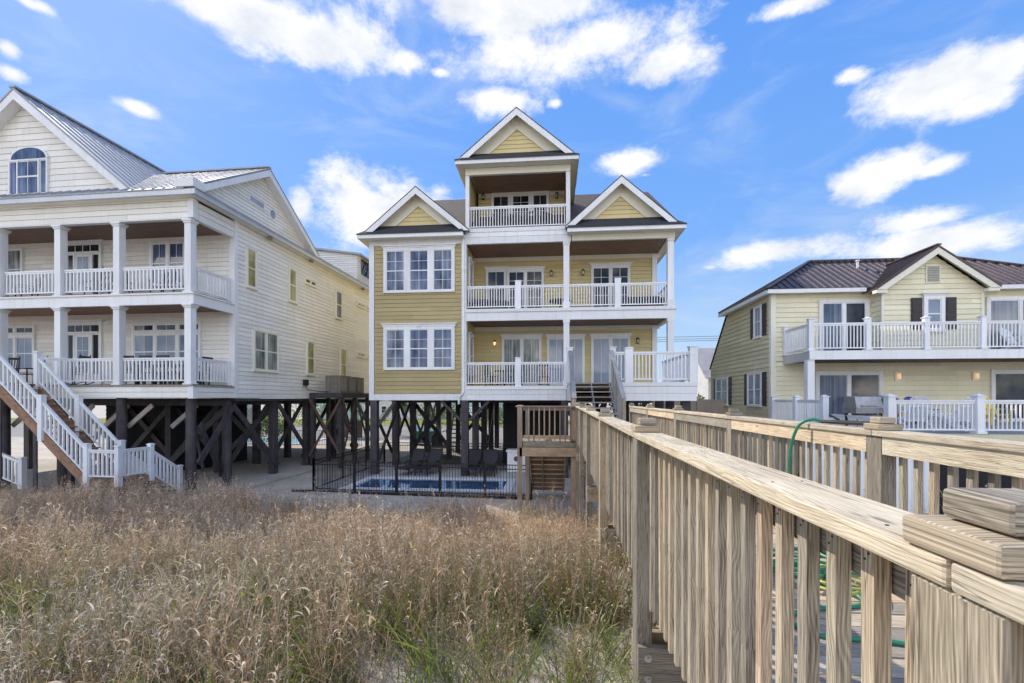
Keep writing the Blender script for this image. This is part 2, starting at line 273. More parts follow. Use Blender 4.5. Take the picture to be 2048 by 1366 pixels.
# ---------------------------------------------------------------- mesh builder
OFF = {}
def off_of(o):
    while o is not None:
        if o.name in OFF: return OFF[o.name]
        o = o.parent
    return Vector((0,0,0))
class Pl:
    """a wall plane: s along d, z up, q outward along n"""
    def __init__(s, o, d, n): s.o, s.d, s.n = Vector((*o, 0)), Vector((*d, 0)), Vector((*n, 0))
    def p(s, a, z, q): v = s.o+s.d*a+s.n*q; return (v.x, v.y, z)
def front(Y): return Pl((0, Y), (1, 0), (0, -1))       # s = x
def right(X): return Pl((X, 0), (0, 1), (1, 0))        # s = y
def left(X): return Pl((X, 0), (0, 1), (-1, 0))
class MB:
    def __init__(s): s.v, s.f, s.uv, s.t = [], [], [], []
    def face(s, pts, uvs=None, tone=.5):
        i = len(s.v); s.v += [tuple(p) for p in pts]; s.f.append(tuple(range(i, i+len(pts))))
        if uvs is None:
            a = Vector(pts[0]); e = (Vector(pts[1])-a); l = e.length or 1; e /= l
            n = Vector((0,0,0))
            for k in range(1, len(pts)-1): n += (Vector(pts[k])-a).cross(Vector(pts[k+1])-a)
            n = n.normalized() if n.length > 0 else Vector((0,0,1))
            g = n.cross(e); uvs = [((Vector(p)-a).dot(e), (Vector(p)-a).dot(g)) for p in pts]
        s.uv += uvs; s.t += [tone]*len(pts)
    def hexa(s, c, ax=None, tone=None):
        """8 corners: 0-3 bottom loop, 4-7 top loop; grain runs along the longest edge"""
        c = [Vector(p) for p in c]
        ex, ey, ez = (c[1]-c[0]), (c[3]-c[0]), (c[4]-c[0])
        ls = [ex.length, ey.length, ez.length]
        k = ax if ax is not None else ls.index(max(ls))
        o = (random.uniform(0, 30), random.uniform(0, 30)); tone = random.random() if tone is None else tone
        i0 = len(s.v); s.v += [tuple(p) for p in c]
        idx = [(0,0,0),(1,0,0),(1,1,0),(0,1,0),(0,0,1),(1,0,1),(1,1,1),(0,1,1)]
        for q, fixed in (((0,3,2,1),2),((4,5,6,7),2),((0,1,5,4),1),((2,3,7,6),1),((1,2,6,5),0),((3,0,4,7),0)):
            s.f.append(tuple(i0+a for a in q))
            for a in q:
                g = [idx[a][j]*ls[j] for j in range(3)]
                rest = [j for j in range(3) if j != fixed]
                if k in rest: along = g[k]; cross = g[[j for j in rest if j != k][0]]
                else: along = g[rest[0]]*.2; cross = g[rest[1]]
                s.uv.append((o[0]+cross+fixed*.37, o[1]+along)); s.t.append(tone)
    def box(s, x0, x1, y0, y1, z0, z1, ax=None, tone=None):
        s.hexa([(x0,y0,z0),(x1,y0,z0),(x1,y1,z0),(x0,y1,z0),(x0,y0,z1),(x1,y0,z1),(x1,y1,z1),(x0,y1,z1)], ax, tone); return s
    def pbox(s, pl, a0, a1, z0, z1, q0, q1, ax=None):
        p = pl.p; c = [p(a0,z0,q0),p(a1,z0,q0),p(a1,z0,q1),p(a0,z0,q1),p(a0,z1,q0),p(a1,z1,q0),p(a1,z1,q1),p(a0,z1,q1)]
        # keep outward winding
        e = (Vector(c[1])-Vector(c[0])).cross(Vector(c[3])-Vector(c[0]))
        if e.z < 0: c = [c[3],c[2],c[1],c[0],c[7],c[6],c[5],c[4]]
        s.hexa(c, ax); return s
    def beam(s, a, b, w, h, up=(0,0,1), ext=0, tone=None):
        a, b = Vector(a), Vector(b); d = (b-a).normalized(); a = a-d*ext; b = b+d*ext
        up = Vector(up)
        if abs(d.dot(up)) > .98: up = Vector((0,1,0))
        r = d.cross(up).normalized(); u = r.cross(d).normalized()
        c = []
        for p in (a, b):
            c.append([p-r*w/2-u*h/2, p+r*w/2-u*h/2, p+r*w/2+u*h/2, p-r*w/2+u*h/2])
        A, B = c
        s.hexa([A[0],A[1],B[1],B[0],A[3],A[2],B[2],B[3]], 1, tone); return s
    def cyl(s, a, b, r0, r1=None, n=10, cap=True, tone=None):
        r1 = r0 if r1 is None else r1; a, b = Vector(a), Vector(b); d = (b-a); ln = d.length; d = d.normalized()
        up = Vector((0,0,1)) if abs(d.z) < .95 else Vector((1,0,0)); r = d.cross(up).normalized(); u = r.cross(d)
        i0 = len(s.v); o = random.uniform(0, 30); tone = random.random() if tone is None else tone
        for k in range(n):
            an = 2*math.pi*k/n; e = r*math.cos(an)+u*math.sin(an); s.v.append(tuple(a+e*r0)); s.v.append(tuple(b+e*r1))
        for k in range(n):
            j = (k+1) % n; s.f.append((i0+2*k, i0+2*j, i0+2*j+1, i0+2*k+1))
            ca, cb = k/n*6.28*max(r0, r1), (k+1)/n*6.28*max(r0, r1)
            s.uv += [(o+ca, 0), (o+cb, 0), (o+cb, ln), (o+ca, ln)]; s.t += [tone]*4
        if cap:
            s.f.append(tuple(i0+2*k+1 for k in range(n))); s.uv += [(o, k*.01) for k in range(n)]; s.t += [tone]*n
            s.f.append(tuple(i0+2*k for k in reversed(range(n)))); s.uv += [(o, k*.01) for k in range(n)]; s.t += [tone]*n
        return s
    def tube(s, pts, r, n=8):
        pts = [Vector(p) for p in pts]; i0 = len(s.v); m = len(pts)
        rr = r if isinstance(r, (list, tuple)) else [r]*m
        pr = None
        for i, p in enumerate(pts):
            d = (pts[min(i+1, m-1)]-pts[max(i-1, 0)]).normalized()
            if pr is None: pr = d.orthogonal().normalized()
            pr = (pr-d*pr.dot(d)).normalized(); u = d.cross(pr)
            for k in range(n):
                an = 2*math.pi*k/n; s.v.append(tuple(p+(pr*math.cos(an)+u*math.sin(an))*rr[i]))
        for i in range(m-1):
            for k in range(n):
                j = (k+1) % n; a = i0+i*n
                s.f.append((a+k, a+j, a+n+j, a+n+k)); s.uv += [(k*.01, i*.05)]*4; s.t += [.5]*4
        s.f.append(tuple(i0+k for k in reversed(range(n)))); s.uv += [(0, 0)]*n; s.t += [.5]*n
        s.f.append(tuple(i0+(m-1)*n+k for k in range(n))); s.uv += [(0, 0)]*n; s.t += [.5]*n
        return s
    def slab(s, pts, th, down=(0,0,-1)):
        """planar polygon given a thickness"""
        pts = [Vector(p) for p in pts]; d = Vector(down)*th; n = len(pts)
        nn = Vector((0,0,0))
        for k in range(1, n-1): nn += (pts[k]-pts[0]).cross(pts[k+1]-pts[0])
        if nn.dot(Vector(down)) > 0: pts = pts[::-1]
        # uv: u horizontal, v up the slope
        nn = Vector((0,0,0))
        for k in range(1, n-1): nn += (pts[k]-pts[0]).cross(pts[k+1]-pts[0])
        nn.normalize(); hz = Vector((0,0,1)).cross(nn)
        hz = hz.normalized() if hz.length > .01 else Vector((1,0,0)); sl = nn.cross(hz)
        i0 = len(s.v); s.v += [tuple(p) for p in pts]+[tuple(p+d) for p in pts]
        uu = [(p.dot(hz), p.dot(sl)) for p in pts]
        s.f.append(tuple(range(i0, i0+n))); s.uv += uu; s.t += [.5]*n
        s.f.append(tuple(range(i0+2*n-1, i0+n-1, -1))); s.uv += uu[::-1]; s.t += [.5]*n
        for k in range(n):
            j = (k+1) % n; s.f.append((i0+k, i0+n+k, i0+n+j, i0+j)); s.uv += [(0,0),(0,.1),(.1,.1),(.1,0)]; s.t += [.5]*4
        return s
    def lap(s, pl, poly, ex=.13, pr=.034, core=.06):
        """lap siding over a convex polygon of (s, z) points: every course is a tilted board"""
        zs = [p[1] for p in poly]; z0, z1 = min(zs), max(zs); n = len(poly)
        def span(z):
            xs = []
            for k in range(n):
                a, b = poly[k], poly[(k+1) % n]
                if abs(a[1]-b[1]) < 1e-9:
                    if abs(a[1]-z) < 1e-6: xs += [a[0], b[0]]
                elif min(a[1], b[1])-1e-9 <= z <= max(a[1], b[1])+1e-9:
                    xs.append(a[0]+(b[0]-a[0])*(z-a[1])/(b[1]-a[1]))
            return (min(xs), max(xs)) if xs else None
        z = z0
        flip = pl.d.cross(Vector((0,0,1))).dot(pl.n) < 0
        while z < z1-1e-4:
            zt = min(z+ex, z1); A = span(z+1e-7); B = span(zt-1e-7)
            o = random.uniform(0, 20)
            if A and B:
                g = min(.013, (zt-z)*.3); w_ = A[1]-A[0]; cuts = [0]; c_ = random.uniform(.8, 3.6)
                while w_ > 0 and c_ < w_-.4: cuts.append(c_/w_); c_ += 3.66
                cuts.append(1)
                for u0, u1 in zip(cuts[:-1], cuts[1:]):
                    la = lambda P_, u: P_[0]+(P_[1]-P_[0])*u
                    j = .003 if u1 < 1 else 0
                    q = [pl.p(la(A, u0), z+g, pr), pl.p(la(A, u1)-j, z+g, pr), pl.p(la(B, u1)-j, zt, .002), pl.p(la(B, u0), zt, .002)]
                    s.face(q[::-1] if flip else q, [(o, 0)]*4, random.random())
                q = [pl.p(A[0], z+g, -.01), pl.p(A[1], z+g, -.01), pl.p(A[1], z+g, pr), pl.p(A[0], z+g, pr)]
                s.face(q[::-1] if flip else q, [(o, 0)]*4)
            z = zt
        q = [pl.p(a, b, -.012) for a, b in poly]; k = [pl.p(a, b, -core) for a, b in poly]
        s.face(q); s.face(k[::-1])
        for i in range(n): j = (i+1) % n; s.face([q[i], k[i], k[j], q[j]])
        return s
    def build(s, name, mat, parent=None, base=None, smooth=False, loc=None):
        me = bpy.data.meshes.new(name)
        if parent is not None and base is None: off = off_of(parent)
        else: off = Vector(base) if base is not None else Vector((0,0,0))
        v = np.array(s.v, dtype=np.float32).reshape(-1, 3)-np.array(off, dtype=np.float32)
        me.from_pydata(v.tolist(), [], s.f)
        uvl = me.uv_layers.new(name='grain'); uvl.data.foreach_set('uv', np.array(s.uv, dtype=np.float32).ravel())
        at = me.attributes.new('tone', 'FLOAT', 'CORNER'); at.data.foreach_set('value', np.array(s.t, dtype=np.float32))
        me.materials.append(mat)
        if smooth: me.polygons.foreach_set('use_smooth', [True]*len(me.polygons))
        me.validate(); me.update()
        o = bpy.data.objects.new(name, me); COL.objects.link(o)
        if parent is not None: o.parent = parent
        else: o.location = off
        if loc is not None: o.location = loc
        return o
def tag(o, label=None, cat=None, group=None, kind=None):
    if label: o['label'] = label
    if cat: o['category'] = cat
    if group: o['group'] = group
    if kind: o['kind'] = kind
    return o
def thing(name, label, cat, loc, rot=0, group=None, local=False):
    """Empty at the thing's base. local=True: parts are written in the Empty's own frame, else in world metres"""
    o = bpy.data.objects.new(name, None); COL.objects.link(o); o.empty_display_size = .2
    o.location = loc; o.rotation_euler = (0, 0, rot); OFF[o.name] = Vector((0,0,0)) if local else Vector(loc)
    return tag(o, label, cat, group)
def child(name, me, parent, loc, rotz=0):
    o = bpy.data.objects.new(name, me); COL.objects.link(o); o.parent = parent
    o.location = Vector(loc)-off_of(parent); o.rotation_euler = (0, 0, rotz); return o
def children(o): return [c for c in bpy.data.objects if c.parent == o]
def copy_tree(o, loc, rot=None, label=None):
    kids = {}
    for c in bpy.data.objects:
        if c.parent: kids.setdefault(c.parent.name, []).append(c)
    def rec(x, par):
        c = x.copy(); COL.objects.link(c)
        if par is not None: c.parent = par
        for k in kids.get(x.name, []): rec(k, c)
        return c
    r = rec(o, None); r.location = loc
    if rot is not None: r.rotation_euler = (0, 0, rot)
    if label: r['label'] = label
    return r

# ---------------------------------------------------------------- shared fittings
BAL = {}
def mesh_of(mb, name, mat):
    o = mb.build(name, mat); me = o.data; bpy.data.objects.remove(o); return me
def railing(root, a, b, za, zb, h=.95, sp=.125, bs=.035, mat=None, toph=.05, topw=.09, name='railing', cap=100, botgap=.09, posts=(), postw=.13, postcap=True, posth=None, postdown=0):
    """top rail + bottom rail (one part), balusters and newels as its sub-parts; a,b are plan points"""
    mat = mat or M['whiterail']
    a = Vector((*a, za)); b = Vector((*b, zb)); up = Vector((0,0,1)); d = b-a; ln = Vector((d.x, d.y, 0)).length
    mb = MB(); mb.beam(a+up*(h-toph/2), b+up*(h-toph/2), topw, toph)
    mb.beam(a+up*(h-toph-.03), b+up*(h-toph-.03), topw*.45, .06)
    mb.beam(a+up*(botgap+.02), b+up*(botgap+.02), topw*.5, .045)
    part = mb.build(name, mat, root)
    key = (root.name, round(h, 2), bs, mat.name)
    hh = h-toph-botgap-.03
    if key not in BAL:
        m = MB(); m.box(-bs/2, bs/2, -bs/2, bs/2, 0, hh); BAL[key] = mesh_of(m, 'baluster', mat)
    n = max(1, int(round(ln/sp))); cnt = BAL.setdefault(root.name, 0)
    rot = math.atan2(d.y, d.x); rest = MB(); used = False
    for i in range(n):
        t = (i+.5)/n; p = a+d*t+up*(botgap+.03)
        if BAL[root.name] < cap: child('baluster', BAL[key], part, p, rot); BAL[root.name] += 1
        else: rest.box(p.x-bs/2, p.x+bs/2, p.y-bs/2, p.y+bs/2, p.z, p.z+hh); used = True
    if used: tag(rest.build('baluster', mat, part), kind='stuff')
    ph = posth or h+.1
    for t in posts:
        p = a+d*t; m = MB(); w = postw/2
        m.box(p.x-w, p.x+w, p.y-w, p.y+w, p.z-postdown, p.z+ph)
        if postcap:
            m.box(p.x-w-.02, p.x+w+.02, p.y-w-.02, p.y+w+.02, p.z+ph+.002, p.z+ph+.03)
            m.box(p.x-w+.01, p.x+w-.01, p.y-w+.01, p.y+w-.01, p.z+ph+.032, p.z+ph+.05)
        m.build('newel_post', mat, part)
    return part
def window(root, pl, s0, s1, z0, z1, lights=1, cols=2, rows=4, casing=.10, header=0, gmat=None, mat=None, name='window', sash=True, gap=None, split=True, key=False, lab=None, q=0.02, sill=True, shut=False, bar=.018, head_z=None):
    q = max(q, .05)
    """casing and sashes (one part), a pane sub-part for every light"""
    mat = mat or M['white']; gmat = gmat or M['glass']; m = MB(); D = q+.045
    m.pbox(pl, s0, s0+casing, z0, z1, 0, D); m.pbox(pl, s1-casing, s1, z0, z1, 0, D)
    m.pbox(pl, s0+casing, s1-casing, z1-casing, z1, 0, D-.003)
    if sill: m.pbox(pl, s0-.02, s1+.02, z0-.04, z0+casing*.7, 0, D+.02)
    else: m.pbox(pl, s0+casing, s1-casing, z0, z0+casing*.7, 0, D-.003)
    if header:
        m.pbox(pl, s0-.04, s1+.04, z1+.002, z1+header, 0, D+.015); m.pbox(pl, s0-.10, s1+.10, z1+header+.002, z1+header+.05, 0, D+.06)
        if key:
            c = (s0+s1)/2; m.pbox(pl, c-.07, c+.07, z1-.02, z1+header-.004, D+.017, D+.05)
    gap = casing*1.2 if gap is None else gap
    A, B = s0+casing, s1-casing; w = (B-A-gap*(lights-1))/lights; zb, zt = z0+casing*.7, z1-casing
    panes = []
    for i in range(lights):
        a = A+i*(w+gap); b = a+w
        if i: m.pbox(pl, a-gap, a, zb, zt, 0, D-.006)
        f = .035
        m.pbox(pl, a, a+f, zb, zt, 0, q+.02); m.pbox(pl, b-f, b, zb, zt, 0, q+.02)
        m.pbox(pl, a+f, b-f, zb, zb+f, 0, q+.02); m.pbox(pl, a+f, b-f, zt-f, zt, 0, q+.02)
        mid = (zb+zt)/2
        if split: m.pbox(pl, a+f, b-f, mid-.025, mid+.025, 0, q+.024)
        for k in range(1, cols): x = a+f+(b-a-2*f)*k/cols; m.pbox(pl, x-bar/2, x+bar/2, zb+f, zt-f, 0, q+.008)
        if rows > 1:
            for k in range(1, rows):
                z = zb+f+(zt-zb-2*f)*k/rows
                if not (split and abs(z-mid) < .05): m.pbox(pl, a+f, b-f, z-bar/2, z+bar/2, 0, q+.0095)
        panes.append((a+f*.5, b-f*.5, zb+f*.5, zt-f*.5))
    o = m.build(name, mat, root)
    if lab: o['label'] = lab
    gl = gmat if isinstance(gmat, (list, tuple)) else [gmat]*len(panes)
    for k, (a, b, c, d) in enumerate(panes):
        g = MB(); g.pbox(pl, a, b, c, d, 0, q); g.build('pane', gl[k % len(gl)], o)
    return o
def lantern(root, pl, s, z, lit=False):
    m = MB(); m.pbox(pl, s-.05, s+.05, z-.12, z+.14, .01, .035)
    c = Vector(pl.p(s, 0, .15)); x, y = c.x, c.y
    m.beam(pl.p(s, z+.12, .03), (x, y, z+.15), .02, .02)
    m.cyl((x, y, z+.06), (x, y, z+.16), .10, .02, 8); m.cyl((x, y, z-.15), (x, y, z-.12), .06, .06, 8)
    for k in range(4):
        an = math.pi/4+k*math.pi/2; m.beam((x+.055*math.cos(an), y+.055*math.sin(an), z-.13), (x+.08*math.cos(an), y+.08*math.sin(an), z+.07), .012, .012)
    o = m.build('wall_lantern', M['blackplastic'], root)
    g = MB(); g.cyl((x, y, z-.118), (x, y, z+.058), .045, .065, 8); g.build('lantern_glass', M['lampon' if lit else 'lamp'], o)
    return o
def seams(m, p0, p1, q0, q1, n, w=.035, h=.04):
    """standing seams: from the eave line p0-p1 to the ridge line q0-q1"""
    p0, p1, q0, q1 = map(Vector, (p0, p1, q0, q1))
    for i in range(n+1):
        t = i/n; a = p0.lerp(p1, t); b = q0.lerp(q1, t)
        if (b-a).length > .05: m.beam(a+Vector((0,0,h/2)), b+Vector((0,0,h/2)), w, h)
# ================================================================ camera, light, sky
cam = bpy.data.cameras.new('camera'); co = bpy.data.objects.new('camera', cam); COL.objects.link(co)
cam.lens = 16.0; cam.sensor_width = 36; cam.shift_y = 114/2048; cam.clip_start = .03; cam.clip_end = 3000
co.location = (0, 0, ZC); co.rotation_euler = (R(90), 0, TH); SC.camera = co
SC.view_settings.view_transform = 'Standard'; SC.view_settings.look = 'None'; SC.view_settings.exposure = 0
SAZ, SEL = math.atan2(-.76, .65), R(40)
sd = Vector((math.sin(SAZ)*math.cos(SEL), math.cos(SAZ)*math.cos(SEL), math.sin(SEL)))
sl = bpy.data.lights.new('sun', 'SUN'); sl.energy = 4.9; sl.angle = R(.53); sl.color = (1, .93, .82)
so = bpy.data.objects.new('sun', sl); COL.objects.link(so); so.rotation_euler = sd.to_track_quat('Z', 'Y').to_euler(); so.location = (-30, 20, 40)
W = bpy.data.worlds.new('World'); SC.world = W; W.use_nodes = True
def make_world():
    nt = W.node_tree; bg = nt.nodes['Background']; bg.inputs[1].default_value = .15
    sky = N(nt, 'ShaderNodeTexSky'); sky.sky_type = 'NISHITA'; sky.sun_disc = False
    sky.sun_elevation = SEL; sky.sun_rotation = SAZ; sky.altitude = 0; sky.air_density = 1.0; sky.dust_density = .8; sky.ozone_density = 2.2
    hs = N(nt, 'ShaderNodeHueSaturation'); hs.inputs['Saturation'].default_value = 1.12; hs.inputs['Value'].default_value = 1.55; L(nt, sky.outputs[0], hs.inputs['Color'])
    # compass bearing and height of every direction
    tc = N(nt, 'ShaderNodeTexCoord'); nv = N(nt, 'ShaderNodeVectorMath', operation='NORMALIZE'); L(nt, tc.outputs['Generated'], nv.inputs[0])
    sp = N(nt, 'ShaderNodeSeparateXYZ'); L(nt, nv.outputs[0], sp.inputs[0])
    az = N(nt, 'ShaderNodeMath', operation='ARCTAN2'); L(nt, sp.outputs[0], az.inputs[0]); L(nt, sp.outputs[1], az.inputs[1])
    el = N(nt, 'ShaderNodeMath', operation='ARCSINE'); L(nt, sp.outputs[2], el.inputs[0])
    n1 = N(nt, 'ShaderNodeTexNoise', Scale=6.5, Detail=10.0, Roughness=.66, Distortion=.15); mp = N(nt, 'ShaderNodeMapping'); mp.inputs['Scale'].default_value = (1, 1, 1.45)
    L(nt, nv.outputs[0], mp.inputs[0]); L(nt, mp.outputs[0], n1.inputs['Vector'])
    av = N(nt, 'ShaderNodeCombineXYZ'); L(nt, az.outputs[0], av.inputs[0]); L(nt, el.outputs[0], av.inputs[1])
    # the big cumulus of the day: (bearing, height, half width, half height, weight), radians
    px = [(560,45,235,70,1),(430,15,110,45,1),(1000,20,220,60,1.1),(1120,110,230,75,1.05),(1340,125,115,50,1),(800,125,75,45,.8),(1005,200,85,35,.95),(1110,208,28,16,.7),(880,145,32,14,.7),
          (1256,322,68,28,1.15),(15,98,36,22,.9),(22,147,42,20,.9),(60,5,70,18,.9),(270,213,62,20,.62),(800,432,150,72,1.15),(600,415,34,40,1),(880,385,60,40,.8),(1560,22,95,28,.9),
          (1885,170,160,62,1.1),(2000,120,95,50,1.05),(1960,205,90,34,.9),(1800,222,50,18,.7),(1700,152,40,18,.85),(1740,352,108,38,1.0),(1880,335,80,26,.8),(1535,508,150,32,1.02),(1855,488,150,32,1.1),(1840,440,120,26,.85),(1420,535,50,18,.6),(1290,350,30,9,.5)]
    tot = None
    for (x, y, a, b, w) in px:
        def ae(x, y):
            u = (x-1024)/FPX; dx, dy, dz = -ST+u*CT, CT+u*ST, -(y-797)/FPX
            return math.atan2(dx, dy), math.atan2(dz, math.hypot(dx, dy))
        c = ae(x, y); ra = abs(ae(x+a, y)[0]-ae(x-a, y)[0])/2; rb = abs(ae(x, y+b)[1]-ae(x, y-b)[1])/2
        s = N(nt, 'ShaderNodeVectorMath', operation='SUBTRACT'); L(nt, av.outputs[0], s.inputs[0]); s.inputs[1].default_value = (c[0], c[1], 0)
        m = N(nt, 'ShaderNodeVectorMath', operation='MULTIPLY'); L(nt, s.outputs[0], m.inputs[0]); m.inputs[1].default_value = (1/(ra*1.22), 1/(rb*1.24), 0)
        ln = N(nt, 'ShaderNodeVectorMath', operation='LENGTH'); L(nt, m.outputs[0], ln.inputs[0])
        e = N(nt, 'ShaderNodeMath', operation='SUBTRACT'); e.inputs[0].default_value = w; L(nt, ln.outputs['Value'], e.inputs[1])
        e2 = N(nt, 'ShaderNodeMath', operation='MULTIPLY'); L(nt, e.outputs[0], e2.inputs[0]); e2.inputs[1].default_value = 1.5; e = e2
        if tot is None: tot = e
        else:
            mm = N(nt, 'ShaderNodeMath', operation='SMOOTH_MAX'); mm.inputs[2].default_value = .04; L(nt, tot.outputs[0], mm.inputs[0]); L(nt, e.outputs[0], mm.inputs[1]); tot = mm
    # unseen clouds behind the standpoint, added as fill light for the shaded fronts
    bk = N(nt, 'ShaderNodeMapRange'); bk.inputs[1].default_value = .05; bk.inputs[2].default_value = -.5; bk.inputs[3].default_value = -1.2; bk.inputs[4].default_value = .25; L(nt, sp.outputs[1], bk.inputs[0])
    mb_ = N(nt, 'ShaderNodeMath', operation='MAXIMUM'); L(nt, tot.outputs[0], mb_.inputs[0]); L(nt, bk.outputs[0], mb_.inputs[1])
    k = N(nt, 'ShaderNodeMath', operation='MULTIPLY_ADD'); L(nt, n1.outputs[0], k.inputs[0]); k.inputs[1].default_value = 4.2; k.inputs[2].default_value = -2.36
    ad = N(nt, 'ShaderNodeMath', operation='ADD'); L(nt, k.outputs[0], ad.inputs[0]); L(nt, mb_.outputs[0], ad.inputs[1])
    mk = N(nt, 'ShaderNodeMapRange', interpolation_type='SMOOTHSTEP'); mk.inputs[1].default_value = -.25; mk.inputs[2].default_value = .80; L(nt, ad.outputs[0], mk.inputs[0])
    n2 = N(nt, 'ShaderNodeTexNoise', Scale=9.0, Detail=6.0, Roughness=.55); L(nt, mp.outputs[0], n2.inputs['Vector'])
    cc = ramp(nt, n2.outputs[0], [(.30, (5.3,5.6,6.2)), (.5, (6.9,6.95,7.0))])
    mx = N(nt, 'ShaderNodeMix', data_type='RGBA'); L(nt, mk.outputs[0], mx.inputs[0]); 
    # haze towards the horizon
    hz = N(nt, 'ShaderNodeMapRange', interpolation_type='SMOOTHSTEP'); hz.inputs[1].default_value = 0; hz.inputs[2].default_value = .48; hz.inputs[3].default_value = .62; hz.inputs[4].default_value = 0; L(nt, el.outputs[0], hz.inputs[0])
    gr = ramp(nt, el.outputs[0], [(0, (4.2, 5.2, 6.2)), (.12, (3.0, 4.4, 6.35)), (.32, (1.35, 3.0, 6.5)), (.7, (.85, 2.35, 6.3)), (1, (.8, 2.2, 5.8))])
    mh = N(nt, 'ShaderNodeMix', data_type='RGBA'); mh.inputs[0].default_value = .93; L(nt, hs.outputs[0], mh.inputs[6]); L(nt, gr, mh.inputs[7])
    bb = N(nt, 'ShaderNodeMapRange'); bb.inputs[1].default_value = .1; bb.inputs[2].default_value = -.35; bb.inputs[3].default_value = 1.0; bb.inputs[4].default_value = 5.6; L(nt, sp.outputs[1], bb.inputs[0]); cm = N(nt, 'ShaderNodeVectorMath', operation='SCALE'); L(nt, cc, cm.inputs[0]); L(nt, bb.outputs[0], cm.inputs['Scale'])  # unseen rear clouds brightened, then warmed, to work as fill light
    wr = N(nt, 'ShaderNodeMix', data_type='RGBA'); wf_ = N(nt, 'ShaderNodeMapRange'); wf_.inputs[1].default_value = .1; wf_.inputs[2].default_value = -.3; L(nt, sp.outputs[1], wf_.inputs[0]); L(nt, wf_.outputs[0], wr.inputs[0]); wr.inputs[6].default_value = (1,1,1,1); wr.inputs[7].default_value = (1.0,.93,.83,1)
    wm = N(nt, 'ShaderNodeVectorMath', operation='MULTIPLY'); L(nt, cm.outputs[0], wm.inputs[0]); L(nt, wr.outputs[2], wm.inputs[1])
    # thin high veil
    mv = N(nt, 'ShaderNodeMapping'); mv.inputs['Scale'].default_value = (1.2, 1.2, 3.2); mv.inputs['Rotation'].default_value = (0, .3, .4); L(nt, nv.outputs[0], mv.inputs[0]); n3 = N(nt, 'ShaderNodeTexNoise', Scale=3.2, Detail=9.0, Roughness=.6, Distortion=.8); L(nt, mv.outputs[0], n3.inputs['Vector'])
    vf = N(nt, 'ShaderNodeMapRange', interpolation_type='SMOOTHSTEP'); vf.inputs[1].default_value = .46; vf.inputs[2].default_value = .78; vf.inputs[4].default_value = .3; L(nt, n3.outputs[0], vf.inputs[0])
    vm = N(nt, 'ShaderNodeMix', data_type='RGBA'); L(nt, vf.outputs[0], vm.inputs[0]); L(nt, mh.outputs[2], vm.inputs[6]); vm.inputs[7].default_value = (5.2, 5.7, 6.4, 1)
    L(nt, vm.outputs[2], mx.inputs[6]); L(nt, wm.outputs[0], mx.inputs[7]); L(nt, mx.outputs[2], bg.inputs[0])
make_world()

# ================================================================ ground
def smooth(t): t = min(1, max(0, t)); return t*t*(3-2*t)
def gz(x, y):
    d = 1-smooth((y-2.6)/9.2)
    z = 1.66*d*(1.0+.10*math.sin(x*.35+.6))
    if x < -6 : z += .30*smooth((-6-x)/6)*d
    z += .05*math.sin(x*1.7+y*.9)*d+.03*math.sin(x*3.1-y*2.3)*d
    if x > 5.5: z += .55*smooth((x-5.5)/2.5)*(1-smooth((y-11)/6))*smooth((y-3)/5)
    return z
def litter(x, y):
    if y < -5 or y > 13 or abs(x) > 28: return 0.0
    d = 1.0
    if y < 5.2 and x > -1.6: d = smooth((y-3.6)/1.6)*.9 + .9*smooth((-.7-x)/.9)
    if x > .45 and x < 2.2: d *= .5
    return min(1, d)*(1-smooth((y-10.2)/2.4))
def build_ground():
    xs = np.concatenate([[-1500,-400,-120,-60], np.arange(-30, 30.01, .5), [60,120,400,1500]])
    ys = np.concatenate([[-1500,-400,-100,-40,-15], np.arange(-6, 20.01, .4), [24,30,60,150,500,1500]])
    v = []; f = []
    for y in ys:
        for x in xs: v.append((x, y, gz(x, y)+(.012*math.sin(x*9.1)*math.sin(y*8.3) if y < 14 and abs(x) < 30 else 0)))
    nx = len(xs)
    for j in range(len(ys)-1):
        for i in range(nx-1): a = j*nx+i; f.append((a, a+1, a+nx+1, a+nx))
    me = bpy.data.meshes.new('sand_ground'); me.from_pydata(v, [], f); me.materials.append(M['sand']); me.polygons.foreach_set('use_smooth', [True]*len(f))
    at = me.attributes.new('litter', 'FLOAT', 'POINT'); at.data.foreach_set('value', np.array([litter(p[0], p[1]) for p in v], dtype=np.float32))
    o = bpy.data.objects.new('sand_ground', me); COL.objects.link(o); tag(o, kind='structure')
build_ground()
def sheet(name, mat, x0, x1, y0, y1, z, kind='structure', rot=0, th=0.0):
    m = MB()
    if th: m.box(x0, x1, y0, y1, z-th, z)
    else: m.face([(x0,y0,z),(x1,y0,z),(x1,y1,z),(x0,y1,z)])
    return tag(m.build(name, mat), kind=kind)
# slab under the left house, paving round the pool, street and lawn beyond
m = MB(); m.slab([(-12.0,13.6,.10),(-10.9,31,.10),(-27,33,.10),(-27.5,13.9,.10)], .14); tag(m.build('concrete_slab', M['concrete']), kind='structure')
sheet('street', M['road'], -120, 140, 38, 56, .012)
sheet('driveway', M['road'], -9.0, 5.2, 24.2, 38, .008)
sheet('lawn', M['lawn'], -120, 140, 57.5, 74, .03)
m = MB(); m.box(-120, 140, 56.6, 57.0, -.05, .14); tag(m.build('kerb', M['concrete']), kind='structure')

